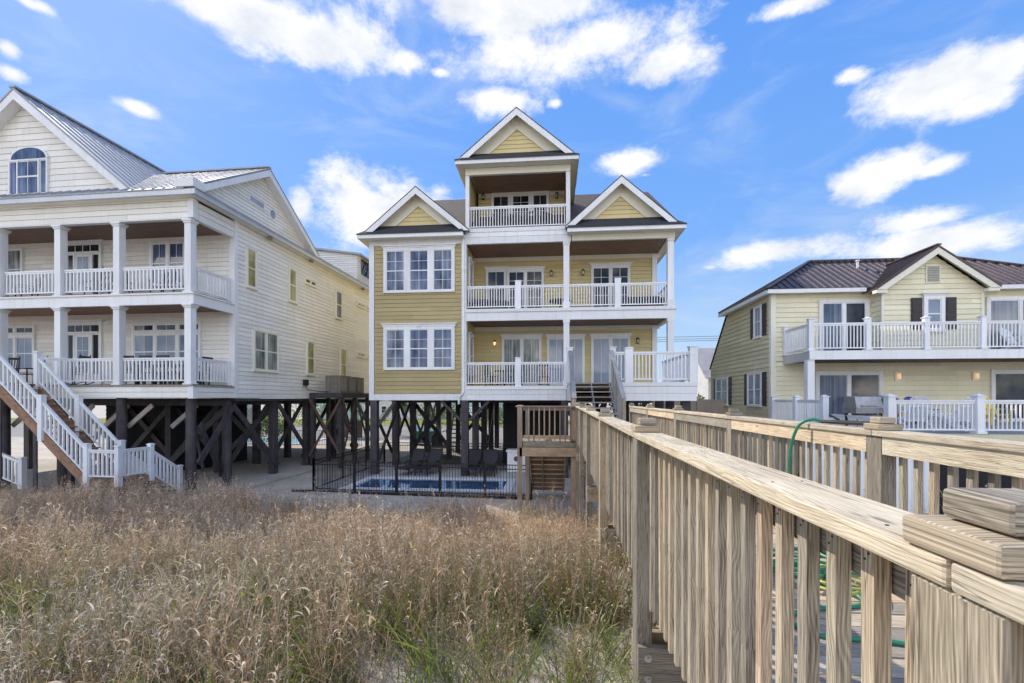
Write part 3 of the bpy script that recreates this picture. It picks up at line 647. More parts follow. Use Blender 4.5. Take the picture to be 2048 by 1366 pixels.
# ================================================================ boardwalk
ZR = ZC-.20                    # rail top
ZD = ZC-1.16                   # deck
def lx(y): return .56+.0135*max(0, y-2.8)
RX = 2.10
bw = thing('boardwalk', 'weathered wooden boardwalk with slatted railings running from the dune to the yellow house', 'boardwalk', (1.3, 6, gz(1.3, 6)))
def boardwalk():
    # deck boards, laid across
    m = MB(); y = -1.2; 
    while y < 13.9:
        w = .138; m.box(lx(y)+.03+random.uniform(-.006,.006), RX-.05+random.uniform(-.006,.006), y, y+w, ZD-.036, ZD+random.uniform(-.003,.003)); y += w+.009
    m.build('deck_boards', M['deckwood'], bw)
    for i in range(4):
        m = MB(); t = (i+.1)/3.2
        m.beam((lx(-1)+.07+t*1.3, -1.2, ZD-.16), (lx(13)+.07+t*1.3, 13.8, ZD-.16), .04, .235); m.build('joist', M['wood'], bw)
    LY = [-1.6, .61, 2.80, 5.2, 7.6, 10.0, 12.4]; RY = [-1.6, .75, 3.10, 5.50, 7.85, 10.1, 12.35]
    bals = []
    def rail(side, YS):
        fx = (lambda y: lx(y)) if side < 0 else (lambda y: RX)
        # cap boards, one per bay, slightly warped
        cap = MB()
        for a, b in zip(YS[:-1], YS[1:]):
            n = 6; up = [random.uniform(-.004, .004) for _ in range(n+1)]; up[0] = up[-1] = 0
            tone = random.uniform(.35, .6); 
            cap.beam((fx(a)+0, a+.002, ZR-.019), (fx(b), b-.002, ZR-.019), .145, .038, tone=tone)
        rp = cap.build('railing', M['woodlight'] if side > 0 else M['wood'], bw)
        if side < 0: rp.data.materials[0] = M['woodlight']
        # rounded cap edge
        bv = rp.modifiers.new('b', 'BEVEL'); bv.width = .006; bv.segments = 2
        sub = MB()
        for a, b in zip(YS[:-1], YS[1:]):
            x = .048 if side < 0 else -.038
            sub.beam((fx(a)+x, a+.072, ZR-.038-.052), (fx(b)+x, b-.072, ZR-.038-.052), .036, .10 if side < 0 else .115)
        sub.build('under_rail', M['wood'] if side < 0 else M['woodlight'], rp)
        for i, y in enumerate(YS):
            x = fx(y); m = MB(); g = gz(x, y)-.3; w = .069
            xc_ = x+side*.022 if side < 0 else x-.012; m.box(xc_-.045, xc_+.045, y-w, y+w, g, ZR-.0385)
            p = m.build('post', M['wood'], rp); b = p.modifiers.new('b', 'BEVEL'); b.width = .005; b.segments = 1
            if y > -1:
                m = MB(); j = random.uniform(-.006, .006); m.box(x-.072+j, x+.072+j, y-.072, y+.072, ZR+.0015, ZR+.040); o = m.build('post_cap', M['wood'], rp); b = o.modifiers.new('b', 'BEVEL'); b.width = .006; b.segments = 2
                m = MB(); j = random.uniform(-.006, .006); m.box(x-.047+j, x+.047+j, y-.05, y+.05, ZR+.0425, ZR+.082); o = m.build('post_cap', M['wood'], rp); b = o.modifiers.new('b', 'BEVEL'); b.width = .007; b.segments = 2
        for k, (a, b) in enumerate(zip(YS[:-1], YS[1:])):
            n = 19; s = (b-a-.14)/(n+.4)
            for i in range(n): 
                y = a+.07+s*(i+.7); bals.append((math.hypot(fx(y), y) if y > .2 else 99, fx(y)+(.010 if side < 0 else .012), y, rp, side))
    rail(-1, LY); rail(1, RY)
    meshes = []
    for v in range(8):
        m = MB(); w = .0172; z0, z1 = ZC-1.21, ZR-.040; o = random.uniform(-.004, .004); o2 = random.uniform(-.012, .012) if v % 3 == 0 else random.uniform(-.004, .004)
        zm = (z0+z1)/2; t = v/7
        v_ = .0142; a = [(-v_+o,-w,z0),(v_+o,-w,z0),(v_+o,w,z0),(-v_+o,w,z0)]; mid = [(-v_,-w+o2,zm),(v_,-w+o2,zm),(v_,w+o2,zm),(-v_,w+o2,zm)]; tp = [(-v_,-w,z1),(v_,-w,z1),(v_,w,z1),(-v_,w,z1)]
        m.hexa(a+mid, 2, t); uo = m.uv[:]; m.hexa(mid+tp, 2, t)
        me = mesh_of(m, 'baluster', M['wood']); meshes.append(me)
    bals.sort(key=lambda q: q[0]); far = {}
    for i, (d, x, y, rp, side) in enumerate(bals):
        if i < 98 or (side > 0 and i < 120 and False):
            o = child('baluster', random.choice(meshes), rp, (x, y, 0), random.choice([0, 1])*math.pi+random.uniform(-.05, .05))
        else: far.setdefault(rp.name, (rp, []))[1].append((x, y))
    nb = MB(); nb.cyl((0,0,0), (-.0016,0,0), .0021, n=8); nme = mesh_of(nb, 'nail', M['shutter'])
    for i, (d, x, y, rp, side) in enumerate(bals[:34]):
        for dz, dy in ((-.075, -.005), (-.088, .005)):
            child('nail', nme, rp, (x-.0144, y+dy, ZR+dz+random.uniform(-.006, .006)))
    nb = MB(); nb.cyl((0,0,0), (0,0,.0012), .003, n=8); nme2 = mesh_of(nb, 'nail', M['shutter'])
    for y in (.76, 1.15, 1.9, 2.62, 2.95, 3.7, 4.5):
        for dx in (-.035, .04): child('nail', nme2, bw, (lx(y)+dx, y+random.uniform(-.01, .01), ZR))
    for rp, l in far.values():
        m = MB()
        for x, y in l: w = .0172; m.box(x-w, x+w, y-w, y+w, ZC-1.21, ZR-.04)
        tag(m.build('baluster', M['wood'], rp), kind='stuff')
    # cross beams bolted to the piles
    for y in LY[1:]:
        m = MB(); m.box(lx(y)-.066, RX+.1, y-.112, y-.0705, ZD-.52, ZD-.28); m.box(lx(y)-.066, RX+.1, y+.0705, y+.112, ZD-.52, ZD-.28)
        c = m.build('cross_beam', M['wood'], bw)
        for dz in (-.34, -.46):
            g = MB(); g.cyl((lx(y)-.01, y-.112, ZD+dz), (lx(y)-.01, y-.119, ZD+dz), .022, n=12); g.cyl((lx(y)-.01, y-.119, ZD+dz), (lx(y)-.01, y-.134, ZD+dz), .012, n=6); g.build('bolt', M['bolt'], c)
    # side landing with its front rail, and the open stair going down behind it
    x0, x1, y0, y1 = -.95, .62, 12.5, 13.9
    m = MB(); yy = y0
    while yy < y1-.1: m.box(x0, x1, yy, yy+.138, ZD-.036, ZD); yy += .147
    m.build('landing_deck', M['wood'], bw)
    m = MB(); m.box(x0+.14, x1-.02, y0-.04, y0-.002, ZD-.17, ZD-.045); m.build('joist', M['wood'], bw)
    m = MB(); m.box(x0+.05, x1+.05, y0-.075, y0-.044, ZD-.42, ZD-.18); m.build('cross_beam', M['redwood'], bw)
    m = MB(); m.box(x0, x1+.1, y0-.07, y0+.07, ZR-.038, ZR); m.box(x0-.07, x0+.07, y0+.072, y1, ZR-.038, ZR)
    m.box(x0+.14, x1, y0-.02, y0+.02, ZR-.13, ZR-.042); m.box(x0+.14, x1, y0-.02, y0+.02, ZD+.06, ZD+.15)
    lr = m.build('railing', M['redwood'], bw)
    m = MB(); m.box(x0-.01, x0+.12, y0-.075, y0+.06, gz(x0, y0)-.2, ZR-.04); m.build('post', M['redwood'], lr)
    for y in (12.9, 13.3): 
        m = MB(); m.box(x0+.0, x0+.04, y-.02, y+.02, ZD, ZR-.04); m.build('baluster', M['redwood'], lr)
    m = MB(); m.box(x0+.13, x0+.25, y1-.1, y1+.03, gz(x0, y1)-.2, ZR-.04); m.build('post', M['redwood'], lr)
    m = MB(); m.box(x1-.06, x1+.06, y1-.1, y1+.03, gz(x1, y1)-.2, ZR-.04); m.build('post', M['redwood'], lr)
    m = MB(); m.box(x1-.12, x1-.0, y0+.0, y0+.13, gz(x1, y0)-.2, ZR-.04); m.build('post', M['redwood'], lr)
    for i in range(9):
        x = x0+.30+i*.142; m = MB(); m.box(x-.018, x+.018, y0-.045, y0-.022, ZD-.05, ZR-.042); m.build('baluster', M['redwood'], lr)
    st = MB()
    for sx in (x0+.22, x0+.62, x1-.22): st.beam((sx, y1+.05, ZD-.15), (sx, y1+.05+2.35*1.2, .25), .04, .26)
    sp = st.build('stair', M['wood'], bw)
    for i in range(10):
        z = ZD-.2*(i+1); y = y1+.05+.28*(i); m = MB()
        m.box(x0+.2, x1-.18, y, y+.27, z-.045, z); m.build('tread', M['woodlight'], sp); m = MB(); m.box(x0+.24, x1-.22, y+.25, y+.268, z-.20, z-.046); m.build('riser', M['tread'], sp)
boardwalk()
def stair_up():
    # open grey stair from the boardwalk up to the porch
    za, zb, ya, yb = ZD, 4.14, 13.15, 16.0
    st = thing('porch_stair', 'grey weathered open stair with sloping handrails rising from the boardwalk end to the porch deck', 'stairs', (1.33, ya, 0))
    m = MB()
    for sx in (.72, 1.33, 1.95): m.beam((sx, ya-.1, za-.15), (sx, yb, zb-.17), .04, .26)
    m.build('stringer', M['greywood'], st)
    n = 9
    for i in range(n):
        z = za+(zb-za)*(i+1)/(n+1); y = ya+(yb-ya)*i/n; m = MB(); m.box(.66, 2.0, y, y+.27, z-.036, z); m.build('tread', M['greywood'], st)
    for sx, k in ((.62, -1), (2.02, 1)):
        m = MB(); m.beam((sx, ya+.02, ZC+.0), (sx, yb-.05, ZC+1.66), .14, .04); m.beam((sx, ya+.02, ZC-.1), (sx, yb-.05, ZC+1.56), .04, .12); hr = m.build('handrail', M['greywood'], st)
        m = MB(); m.box(sx-.05, sx+.05, ya-.03, ya+.09, za-1.2, ZC-.03); m.build('post', M['wood'], hr)
        m = MB(); m.box(sx-.045, sx+.045, (ya+yb)/2-.04, (ya+yb)/2+.05, za+.3, ZC+.78); m.build('post', M['greywood'], hr)
        for i in range(17):
            y = ya+.2+i*.16; t = (y-ya)/(yb-ya); m = MB(); zt = ZC-.02+1.66*t; zl = za+.0+(zb-za)*t
            m.box(sx-.018, sx+.018, y-.018, y+.018, zl-.1, zt-.05); m.build('baluster', M['greywood'], hr)
stair_up()
def hose():
    o = thing('garden_hose', 'green garden hose hung over the right boardwalk rail and coiled on the deck', 'hose', (1.7, 3.0, ZD))
    pts = []
    def sp(ctrl, n=14):
        ctrl = [Vector(c) for c in ctrl]; out = []
        c = [ctrl[0]*2-ctrl[1]]+ctrl+[ctrl[-1]*2-ctrl[-2]]
        for i in range(1, len(c)-2):
            for k in range(n):
                t = k/n; p0, p1, p2, p3 = c[i-1:i+3]
                out.append(.5*((2*p1)+(-p0+p2)*t+(2*p0-5*p1+4*p2-p3)*t*t+(-p0+3*p1-3*p2+p3)*t**3))
        out.append(ctrl[-1]); return out
    ctrl = [(2.10,3.76,ZR+.02),(2.04,3.80,ZR+.035),(1.97,3.86,ZR-.03),(1.93,3.9,ZR-.25),(1.90,3.85,ZR-.6),(1.86,3.7,ZD+.18),(1.80,3.45,ZD+.02),(1.6,3.35,ZD+.012)]
    for k in range(26):
        a = k*1.05+.6; r = .19+.07*math.sin(k*1.7)+(k % 5)*.022; ctrl.append((1.62+.26*math.sin(k*.23)*.6+r*math.cos(a), 3.12+r*.9*math.sin(a), ZD+.014+.0045*k))
    ctrl += [(1.75,2.75,ZD+.02),(1.45,2.62,ZD+.014),(1.22,2.5,ZD+.014),(1.3,2.32,ZD+.014),(1.55,2.3,ZD+.014),(1.75,2.22,ZD+.014),(1.95,2.0,ZD+.014),(2.02,1.7,ZD+.014)]
    MB().tube(sp(ctrl), .0125, 8).build('hose_pipe', M['hose'], o, smooth=True)
    c2 = []
    for k in range(14):
        a = k*1.1; r = .16+.05*math.sin(k*2.1); c2.append((1.72+r*math.cos(a), 2.88+r*.8*math.sin(a), ZD+.03+.006*k))
    MB().tube(sp(c2), .0085, 7).build('hose_stripe', M['hoseyel'], o, smooth=True)
    m = MB(); m.cyl((2.13,3.62,ZR+.024), (2.10,3.76,ZR+.02), .016, .014, 10); m.cyl((2.16,3.25,ZR+.03), (2.13,3.62,ZR+.024), .017, .017, 10); m.cyl((2.165,3.2,ZR+.032), (2.16,3.25,ZR+.03), .028, .024, 12)
    m.beam((2.13,3.6,ZR+.04), (2.12,3.7,ZR+.075), .012, .012)
    m.build('spray_wand', M['blackplastic'], o, smooth=False)
hose()
# ================================================================ the ochre house
YF, YB = 20.5, 22.85; XL, XP, XR = -8.47, -3.98, 5.07
B0, F1, H1, F2, H2, F3, H3 = 3.47, 4.14, 7.10, 7.63, 10.60, 11.27, 13.72
ch = thing('ochre_house', 'ochre yellow three-storey beach house on dark piles with white porches and central tower', 'house', (-1.6, 25, 0))
def center_house():
    YE = 34.0
    fr, bk = front(YF), front(YB)
    # ---- walls (lap siding), each face its own mesh
    def wall(pl, poly, mat, ex=.19, name='wall', lab=None):
        m = MB(); m.lap(pl, poly, ex, .022); o = m.build(name, mat, ch)
        if lab: o['label'] = lab
        return o
    R4 = lambda a, b, c, d: [(a, c), (b, c), (b, d), (a, d)]
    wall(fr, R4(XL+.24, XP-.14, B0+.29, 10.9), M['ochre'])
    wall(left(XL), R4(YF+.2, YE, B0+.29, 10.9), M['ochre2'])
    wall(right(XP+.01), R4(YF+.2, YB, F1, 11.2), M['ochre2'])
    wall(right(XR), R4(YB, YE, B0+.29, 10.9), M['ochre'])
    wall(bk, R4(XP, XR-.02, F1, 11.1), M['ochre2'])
    wall(front(22.7), R4(-3.72, .60, F3, 14.0), M['ochre2'])
    wall(Pl((0, YE), (-1, 0), (0, 1)), R4(-XR, -XL, B0+.29, 10.9), M['ochre'])
    wall(left(-3.93), R4(YF+.2, 27, 10.9, 14.1), M['ochre2']); wall(right(.78), R4(YF+.2, 27, 10.9, 14.1), M['ochre'])
    m = MB(); m.box(XL+.02, XR-.05, YB+.1, YE-.1, B0+.02, B0+.28); m.box(XL+.02, XP-.15, YF+.1, YB+.1, B0+.02, B0+.28); m.build('floor_deck', M['pilebrown'], ch)
    # ---- white corner boards and base band
    m = MB(); m.pbox(fr, XL-.02, XL+.22, B0, 11.0, -.2, .035); m.pbox(fr, XL+.22, XP-.16, B0, B0+.285, -.05, .032); m.pbox(fr, XL+.22, XP-.16, 10.62, 11.0, -.05, .03)
    m.build('corner_board', M['white'], ch)
    m = MB(); m.pbox(fr, XP-.155, XP+.07, B0, 11.05, -.22, .04); m.build('corner_board', M['white'], ch)
    m = MB(); m.pbox(left(XL), YF+.2, YE, B0, B0+.285, -.05, .03); m.build('base_band', M['white'], ch); m = MB(); m.pbox(right(XR), YB, YE, B0, B0+.285, -.05, .03); m.pbox(right(XR), YB-.03, YB+.2, B0+.29, 10.9, -.15, .035); m.pbox(left(XL), YE-.2, YE+.03, B0+.29, 10.9, -.1, .04); m.build('base_band', M['white'], ch)
    # downspout
    m = MB(); x = XP-.06; m.pbox(fr, x-.045, x+.045, F1-.3, 11.0, .045, .12); m.beam((x, YF-.08, F1-.3), (x-.2, YF-.12, F1-.52), .09, .075); m.beam((x-.2, YF-.12, F1-.5), (x-.2, YF-.12, F1-.85), .075, .09)
    for z in (5.2, 7.3, 9.4): m.pbox(fr, x-.07, x+.07, z, z+.04, .041, .125)
    m.build('downspout', M['white'], ch)
    # ---- porch floors, bands, ceilings, headers
    for (f, h, nxt, x1) in ((F1, H1, F2, 5.32), (F2, H2, None, 5.32)):
        m = MB(); m.box(XP+.08, x1-.05, YF+.02, YB+.05, f-.14, f); m.build('porch_floor', M['greywood'], ch)
        m = MB(); m.box(XP+.08, x1-.2, YF+.12, YB-.03, h+.06, h+.10); m.build('porch_ceiling', M['ceil'], ch)
        m = MB(); m.box(XP, x1-.1, YB-.055, YB-.024, h-.14, h+.055); m.build('ceiling_trim', M['offwhite'], ch)
    m = MB(); m.pbox(fr, XP+.072, .60, F1-.67, F1-.42, -.12, .02); m.pbox(fr, XP+.072, .60, F1-.415, F1-.19, -.12, .035); m.pbox(fr, XP+.072, .62, F1-.185, F1-.03, -.12, .07); m.build('floor_band', M['white'], ch)
    m = MB(); m.pbox(fr, XP+.072, 5.33, H1-.02, F2-.17, -.12, .025); m.pbox(fr, XP-.03, 5.40, F2-.165, F2-.02, -.12, .075); m.pbox(right(5.2), YF+.12, YB, H1-.02, F2-.17, -.1, .10); m.pbox(right(5.2), YF+.12, YB, F2-.165, F2-.02, -.1, .15); m.build('floor_band', M['white'], ch)
    m = MB(); m.pbox(fr, XP+.072, .82, H2-.02, H2+.28, -.12, .025); m.pbox(fr, XP+.072, .84, H2+.285, F3-.18, -.12, .04); m.pbox(fr, XP-.02, .86, F3-.175, F3+.0, -.12, .07); m.build('floor_band', M['white'], ch)
    m = MB(); m.pbox(fr, .86, 5.34, H2+.0, 10.86, -.12, .03); m.pbox(right(5.2), YF+.12, YB+.2, H2, 10.86, -.1, .10); m.build('header_beam', M['offwhite'], ch)
    m = MB(); m.box(-3.9, .75, YF+.05, 22.75, F3-.14, F3); m.build('porch_floor', M['greywood'], ch)
    m = MB(); m.box(-3.7, .6, YF+.12, 22.65, H3+.12, H3+.16); m.build('porch_ceiling', M['ceil'], ch)
    m = MB(); m.pbox(fr, -3.96, .80, H3, 14.02, -.12, .03); m.box(-3.7, .6, 22.645, 22.675, H3-.08, H3+.115); m.build('header_beam', M['offwhite'], ch)
    # ---- columns
    def col(x, z0, z1, w=.13):
        m = MB(); m.box(x-w, x+w, YF-.0, YF+2*w, z0, z1); m.box(x-w-.025, x+w+.025, YF-.025, YF+2*w+.025, z0+.002, z0+.28); m.box(x-w-.025, x+w+.025, YF-.025, YF+2*w+.025, z1-.12, z1-.004); m.build('column', M['white'], ch)
    col(.62, F1-.03, H1-.02); col(.62, F2-.02, H2-.02); col(5.17, F1-.03, H1-.02); col(5.17, F2-.02, H2)
    m = MB(); m.box(.60, .79, YF+.005, YF+.24, F3, H3); m.build('column', M['white'], ch)
    m = MB(); m.box(-3.96, -3.79, YF+.005, YF+.22, F3, H3); m.build('column', M['white'], ch)
    for z0, z1 in ((F1, H1), (F2, H2)):
        m = MB(); m.box(4.86, 5.09, YB-.09, YB-.03, z0, z1+.05); m.build('corner_board', M['white'], ch)
    # ---- eaves and skirt roofs, gables
    def gable(xa, xb, ye, ze, xg0, xg1, zg, za, nm_, back, up=.36):
        """eave xa..xb at ye with fascia bottom ze; gable feet xg0..xg1 at zg, apex za"""
        xc = (xg0+xg1)/2; yg = ye+.62
        f = front(ye); m = MB(); m.pbox(f, xa, xb, ze, ze+.19, -.03, 0); m.box(xa, xa+.03, ye+.03, back, ze, ze+.19) ; m.box(xb-.03, xb, ye+.03, back, ze, ze+.19); m.build('fascia', M['white'], ch)
        m = MB(); m.box(xa+.03, xb-.03, ye+.03, YF+.15, ze+.03, ze+.06); m.box(xa+.03, xg0+.35, YF+.15, back, ze+.03, ze+.06); m.box(xg1-.35, xb-.03, YF+.15, back, ze+.03, ze+.06); m.build('soffit', M['offwhite'], ch)
        m = MB(); zt = ze+.20; m.slab([(xa-.03, ye-.04, zt), (xb+.03, ye-.04, zt), (xg1-.35, yg+.05, zg+up), (xg0+.35, yg+.05, zg+up)], .04); m.slab([(xb+.03, ye-.04, zt), (xb+.03, ye+3, zt), (xg1-.35, yg+.05, zg+up)], .03); m.slab([(xa-.03, ye-.04, zt), (xa-.03, ye+3, zt), (xg0+.35, yg+.05, zg+up)], .03)
        m.build('skirt_roof', M['shingleshade'], ch)
        m = MB(); yr = ye+.12
        e = .12; sl = (za-zg)/(xc-xg0)
        for sx, xe in ((-1, xg0-e), (1, xg1+e)):
            m.slab([(xe, yr, zg-e*sl), (xc, yr, za), (xc, back+1, za), (xe, back+1, zg-e*sl)], .05)
        r = m.build('gable_roof', M['shingle'], ch)
        # rake boards
        m = MB()
        for xe in (xg0-e, xg1+e):
            p, q = Vector((xe, yr+.03, zg-e*sl-.06)), Vector((xc, yr+.03, za-.06)); d = (q-p).normalized()
            m.slab([p, q, q+Vector((0,0,-.27)), p+d*.30+Vector((0,0,-.0))] if False else [p, q, q+Vector((0,0,-.30)), (xe+(.30/sl if xe < xc else -.30/sl), yr+.03, zg-e*sl-.06)], .03, (0,-1,0))
        m.build('rake_board', M['white'], ch)
        # inner trim + siding triangle
        m = MB(); top = za-.08; zi = za-.74; z2 = zg+up-.05
        for s_ in (-1, 1):
            m.slab([(xc+s_*(top-z2)/sl, yg-.03, z2), (xc, yg-.03, top), (xc, yg-.03, zi), (xc+s_*(zi-z2)/sl, yg-.03, z2)], .03, (0,-1,0))
        m.build('gable_trim', M['offwhite'], ch)
        m = MB(); hw = (zi-z2)/sl+.1; m.lap(front(yg), [(xc-hw, z2), (xc+hw, z2), (xc, z2+hw*sl)], .19, .02); m.build('gable_wall', M['ochre2'], ch)
        m = MB()
        for s_ in (-1, 1):
            xe = xc+s_*(xc-xg0+e-.03); m.slab([(xe, yr+.03, zg-e*sl-.06), (xc, yr+.03, za-.08), (xc, yg, za-.08), (xe, yg, zg-e*sl-.06)], .015)
        m.build('soffit', M['offwhite'], ch)
        return r
    gable(-8.86, -3.99, 20.0, 10.83, -8.50, -3.86, 11.25, 13.18, 'l', 26)
    gable(.64, 5.68, 20.0, 10.83, .68, 5.31, 11.25, 13.28, 'r', 26)
    gable(-4.33, 1.14, 20.0, 14.0, -4.00, .80, 14.50, 16.50, 't', 27.2, .26)
    # main roof
    m = MB(); z0, zr = 11.03, 15.62; yr = 27.2; ye = 20.1
    m.slab([(-8.45, ye+.35, z0+.2), (5.55, ye+.35, z0+.2), (5.55, yr, zr), (-8.3, yr, zr)], .12)
    m.slab([(-8.45, 34.4, z0), (5.55, 34.4, z0), (5.55, yr, zr), (-8.3, yr, zr)], .12); m.build('roof', M['shingle'], ch)
    m = MB()
    for x, s_ in ((-8.40, -1), (5.05, 1)): m.lap(left(x) if s_ < 0 else right(x), [(21, 11.0), (34, 11.0), (27.2, zr-.2)], .19)
    m.build('gable_wall', M['ochre2'], ch)
    # ---- windows on the ochre front wall: triple
    def Fz(py): return WZ(840, py, YF)
    x0, x1 = WX(768, YF), WX(910, YF)
    window(ch, fr, x0, x1, Fz(740), Fz(653.5), 3, 2, 4, .13, .10, [M['glass'], M['glassblind'], M['glassblind']], gap=.25, key=True, sill=False, name='triple_window')
    window(ch, fr, x0, x1, Fz(585.5), Fz(496), 3, 2, 4, .13, .07, [M['glass'], M['glassblind'], M['glass']], gap=.25, key=True, sill=False, name='triple_window')
    # ---- back wall doors and windows
    def opening(pl, Y, pxa, pxb, pyt, zb, lights, name, gm, cols=2, rows=1, casing=.09):
        a, b = WX(pxa, Y), WX(pxb, Y); zt = WZ((pxa+pxb)/2, pyt, Y)
        return window(ch, pl, a, b, zb, zt, lights, cols, rows, casing, .09, gm, gap=.11, split=False, name=name, key=True, sill=False, mat=M['white'], bar=.022)
    G = M
    o = opening(bk, YB, 1004, 1083, 674, F1+.03, 2, 'sliding_door', [G['glasscurt'], G['glasscurt']], 2, 1)
    opening(bk, YB, 1094, 1169, 674, F1+.03, 2, 'sliding_door', [G['glassblue'], G['glassblue']], 2, 1)
    opening(bk, YB, 1182, 1260, 673, F1+.03, 2, 'sliding_door', [G['glassblue'], G['glassblue']], 2, 1)
    opening(bk, YB, 972, 1013, 540, F2+.5, 1, 'window', [G['glassdark']], 2, 2)
    opening(bk, YB, 1014, 1088, 540, F2+.03, 2, 'sliding_door', [G['glassdark'], G['glassdark']], 2, 5)
    opening(bk, YB, 1182, 1260, 532, F2+.03, 2, 'sliding_door', [G['glassdark'], G['glassdark']], 2, 5)
    pt = front(22.7)
    def op3(a, b, l, nme, rows): 
        return window(ch, pt, WX(a, 22.7), WX(b, 22.7), F3+(.6 if l == 1 else .03), WZ(1040, 383, 22.7), l, 2, rows, .09, .0, [G['glassdark'], G['glasscurt']], gap=.10, split=False, name=nme, sill=False)
    op3(983, 1021, 1, 'window', 2); op3(1021.5, 1062, 1, 'sliding_door', 4); op3(1062.5, 1098, 1, 'window', 2)
    m = MB(); m.pbox(pt, WX(978, 22.7), WX(1103, 22.7), WZ(1040, 382.5, 22.7), WZ(1040, 377, 22.7), .02, .09); m.pbox(pt, WX(976, 22.7), WX(1105, 22.7), WZ(1040, 376.6, 22.7), WZ(1040, 374, 22.7), .02, .14); m.build('door_header', M['offwhite'], ch)
    # side-wall windows inside the porch, facing right
    for z0, z1 in ((F1+.5, F1+2.4), (F2+.5, F2+2.45)):
        window(ch, right(XP+.01), YF+.75, YF+1.75, z0, z1, 1, 2, 2, .1, .09, M['glassblind'], key=True, sill=False)
    for px, py, lit in ((990, 687, 1), (1274.5, 682, 0)): lantern(ch, bk, WX(px, YB), WZ(px, py, YB), lit)
    for px, py in ((1102.6, 548), (1165.7, 546)): lantern(ch, bk, WX(px, YB), WZ(px, py, YB))
    for px, py in ((967.5, 396), (1113, 393)): lantern(ch, pt, WX(px, 22.7), WZ(px, py, 22.7))
    # lit chandelier glow seen through the upper doors
    # ---- railings
    yr = YF+.13
    def nw(px): return WX(px, yr)
    railing(ch, (XP+.08, yr), (.49, yr), F1, F1, 1.06, .118, posts=((nw(1036.5)-XP-.08)/(.49-XP-.08),), postw=.26, posth=1.22, postdown=.15)
    railing(ch, (XP+.08, yr), (.49, yr), F2, F2, 1.06, .118, posts=((nw(1036.5)-XP-.08)/(.49-XP-.08),), postw=.26, posth=1.22, postdown=.12)
    railing(ch, (.76, yr), (5.03, yr), F2, F2, 1.06, .118, posts=((nw(1235)-.76)/(5.03-.76),), postw=.26, posth=1.22, postdown=.12)
    railing(ch, (-3.78, yr), (.60, yr), F3+.02, F3+.02, 1.02, .125, cap=100)
    railing(ch, (5.17, YF+.3), (5.17, YB-.1), F2, F2, 1.06, .118)
    # ---- front deck wing beside the stair
    yd = 16.0; x0, x1 = 2.12, 4.86
    m = MB(); yy = yd
    while yy < YF-.02: m.box(.62, x1-.02, yy, yy+.138, F1-.075, F1-.04); yy += .146
    m.build('deck_boards', M['greywood'], ch)
    dk = front(yd); m = MB(); m.pbox(dk, x0, x1+.03, F1-.67, F1-.42, -.05, .02); m.pbox(dk, x0, x1+.04, F1-.415, F1-.17, -.05, .032); m.pbox(dk, x0-.02, x1+.06, F1-.165, F1-.03, -.05, .06)
    m.pbox(right(x1), yd+.05, YF, F1-.67, F1-.17, -.05, .02); m.pbox(right(x1), yd+.05, YF, F1-.165, F1-.03, -.05, .05); m.pbox(left(.62), yd+.05, YF, F1-.67, F1-.03, -.05, .0)
    m.build('deck_skirt', M['white'], ch)
    y2 = yd+.09
    railing(ch, (2.2, y2), (4.72, y2), F1-.03, F1-.03, 1.06, .118, posts=(.17,), postw=.27, posth=1.16, postdown=.0)
    for px, w in ((.60, .10), (2.08, .10)): m = MB(); m.box(px-w, px+w, yd-.02, yd+.18, F1-.03, F1+1.17); m.box(px-w-.03, px+w+.03, yd-.05, yd+.21, F1+1.172, F1+1.20); m.build('newel_post', M['whiterail'], ch)
    m = MB(); m.box(4.66, 4.92, yd-.04, yd+.22, F1-.03, F1+1.17); m.box(4.63, 4.95, yd-.07, yd+.25, F1+1.172, F1+1.205); m.cyl((4.8, yd-.06, F1+.9), (4.8, yd-.04, F1+.9), .03); m.build('newel_post', M['whiterail'], ch)
    railing(ch, (4.79, yd+.3), (4.79, YF-.1), F1-.03, F1-.03, 1.06, .118)
    railing(ch, (.66, yd+.3), (.66, YF-.1), F1-.03, F1-.03, 1.06, .118)
    # ---- piles and cross braces
    cols = [-8.28, -4.0, .55, 4.7]; rows = [20.62, 23.5, 26.5, 29.5, 32.6]
    for ix, x in enumerate(cols):
        for iy, y in enumerate(rows):
            if x > 0 and y > 30: continue
            m = MB(); w = .155; m.box(x-w, x+w, y-w, y+w, -.3, B0+(.0 if y > 21 or x < -3.9 else 0)); m.build('pile', M['pile'], ch)
    for (x, y) in ((-6.1, 26.5), (-6.2, 29.6), (-1.9, 26.6), (2.6, 23.6), (1.0, 16.3), (4.6, 16.3), (4.6, 18.4), (2.5, 26.5)):
        m = MB(); w = .135; m.box(x-w, x+w, y-w, y+w, -.3, B0); m.build('pile', M['pile'], ch)
    def brace(a, b, w=.05, h=.22):
        m = MB(); m.beam(a, b, w, h, up=(0,0,1)); m.build('brace', M['pile'], ch)
    for i, (ya, yb_) in enumerate(zip(rows[:-1], rows[1:])):
        for x in (-8.28, -4.0):
            s_ = .19 if i % 2 else -.19
            if x > -5 and i not in (2,): continue
            brace((x+s_, ya, 3.3), (x+s_, yb_, .7)); brace((x-s_, ya, .7), (x-s_, yb_, 3.3))
    # knee braces on the front row and cross braces between columns
    brace((-8.1, 20.6, 2.3), (-7.3, 20.6, 3.4), h=.14); brace((-4.2, 20.62, 2.55), (-5.1, 20.62, 3.42), h=.12); brace((-3.8, 20.6, 2.55), (-2.9, 20.6, 3.42), h=.12)
    brace((-8.28, 26.3, .6), (-6.1, 26.3, 3.3)); brace((-8.28, 26.7, 3.3), (-6.1, 26.7, .6)); brace((-6.2, 29.4, 3.3), (-4, 29.4, .8)); brace((-6.2, 29.8, .8), (-4, 29.8, 3.3))
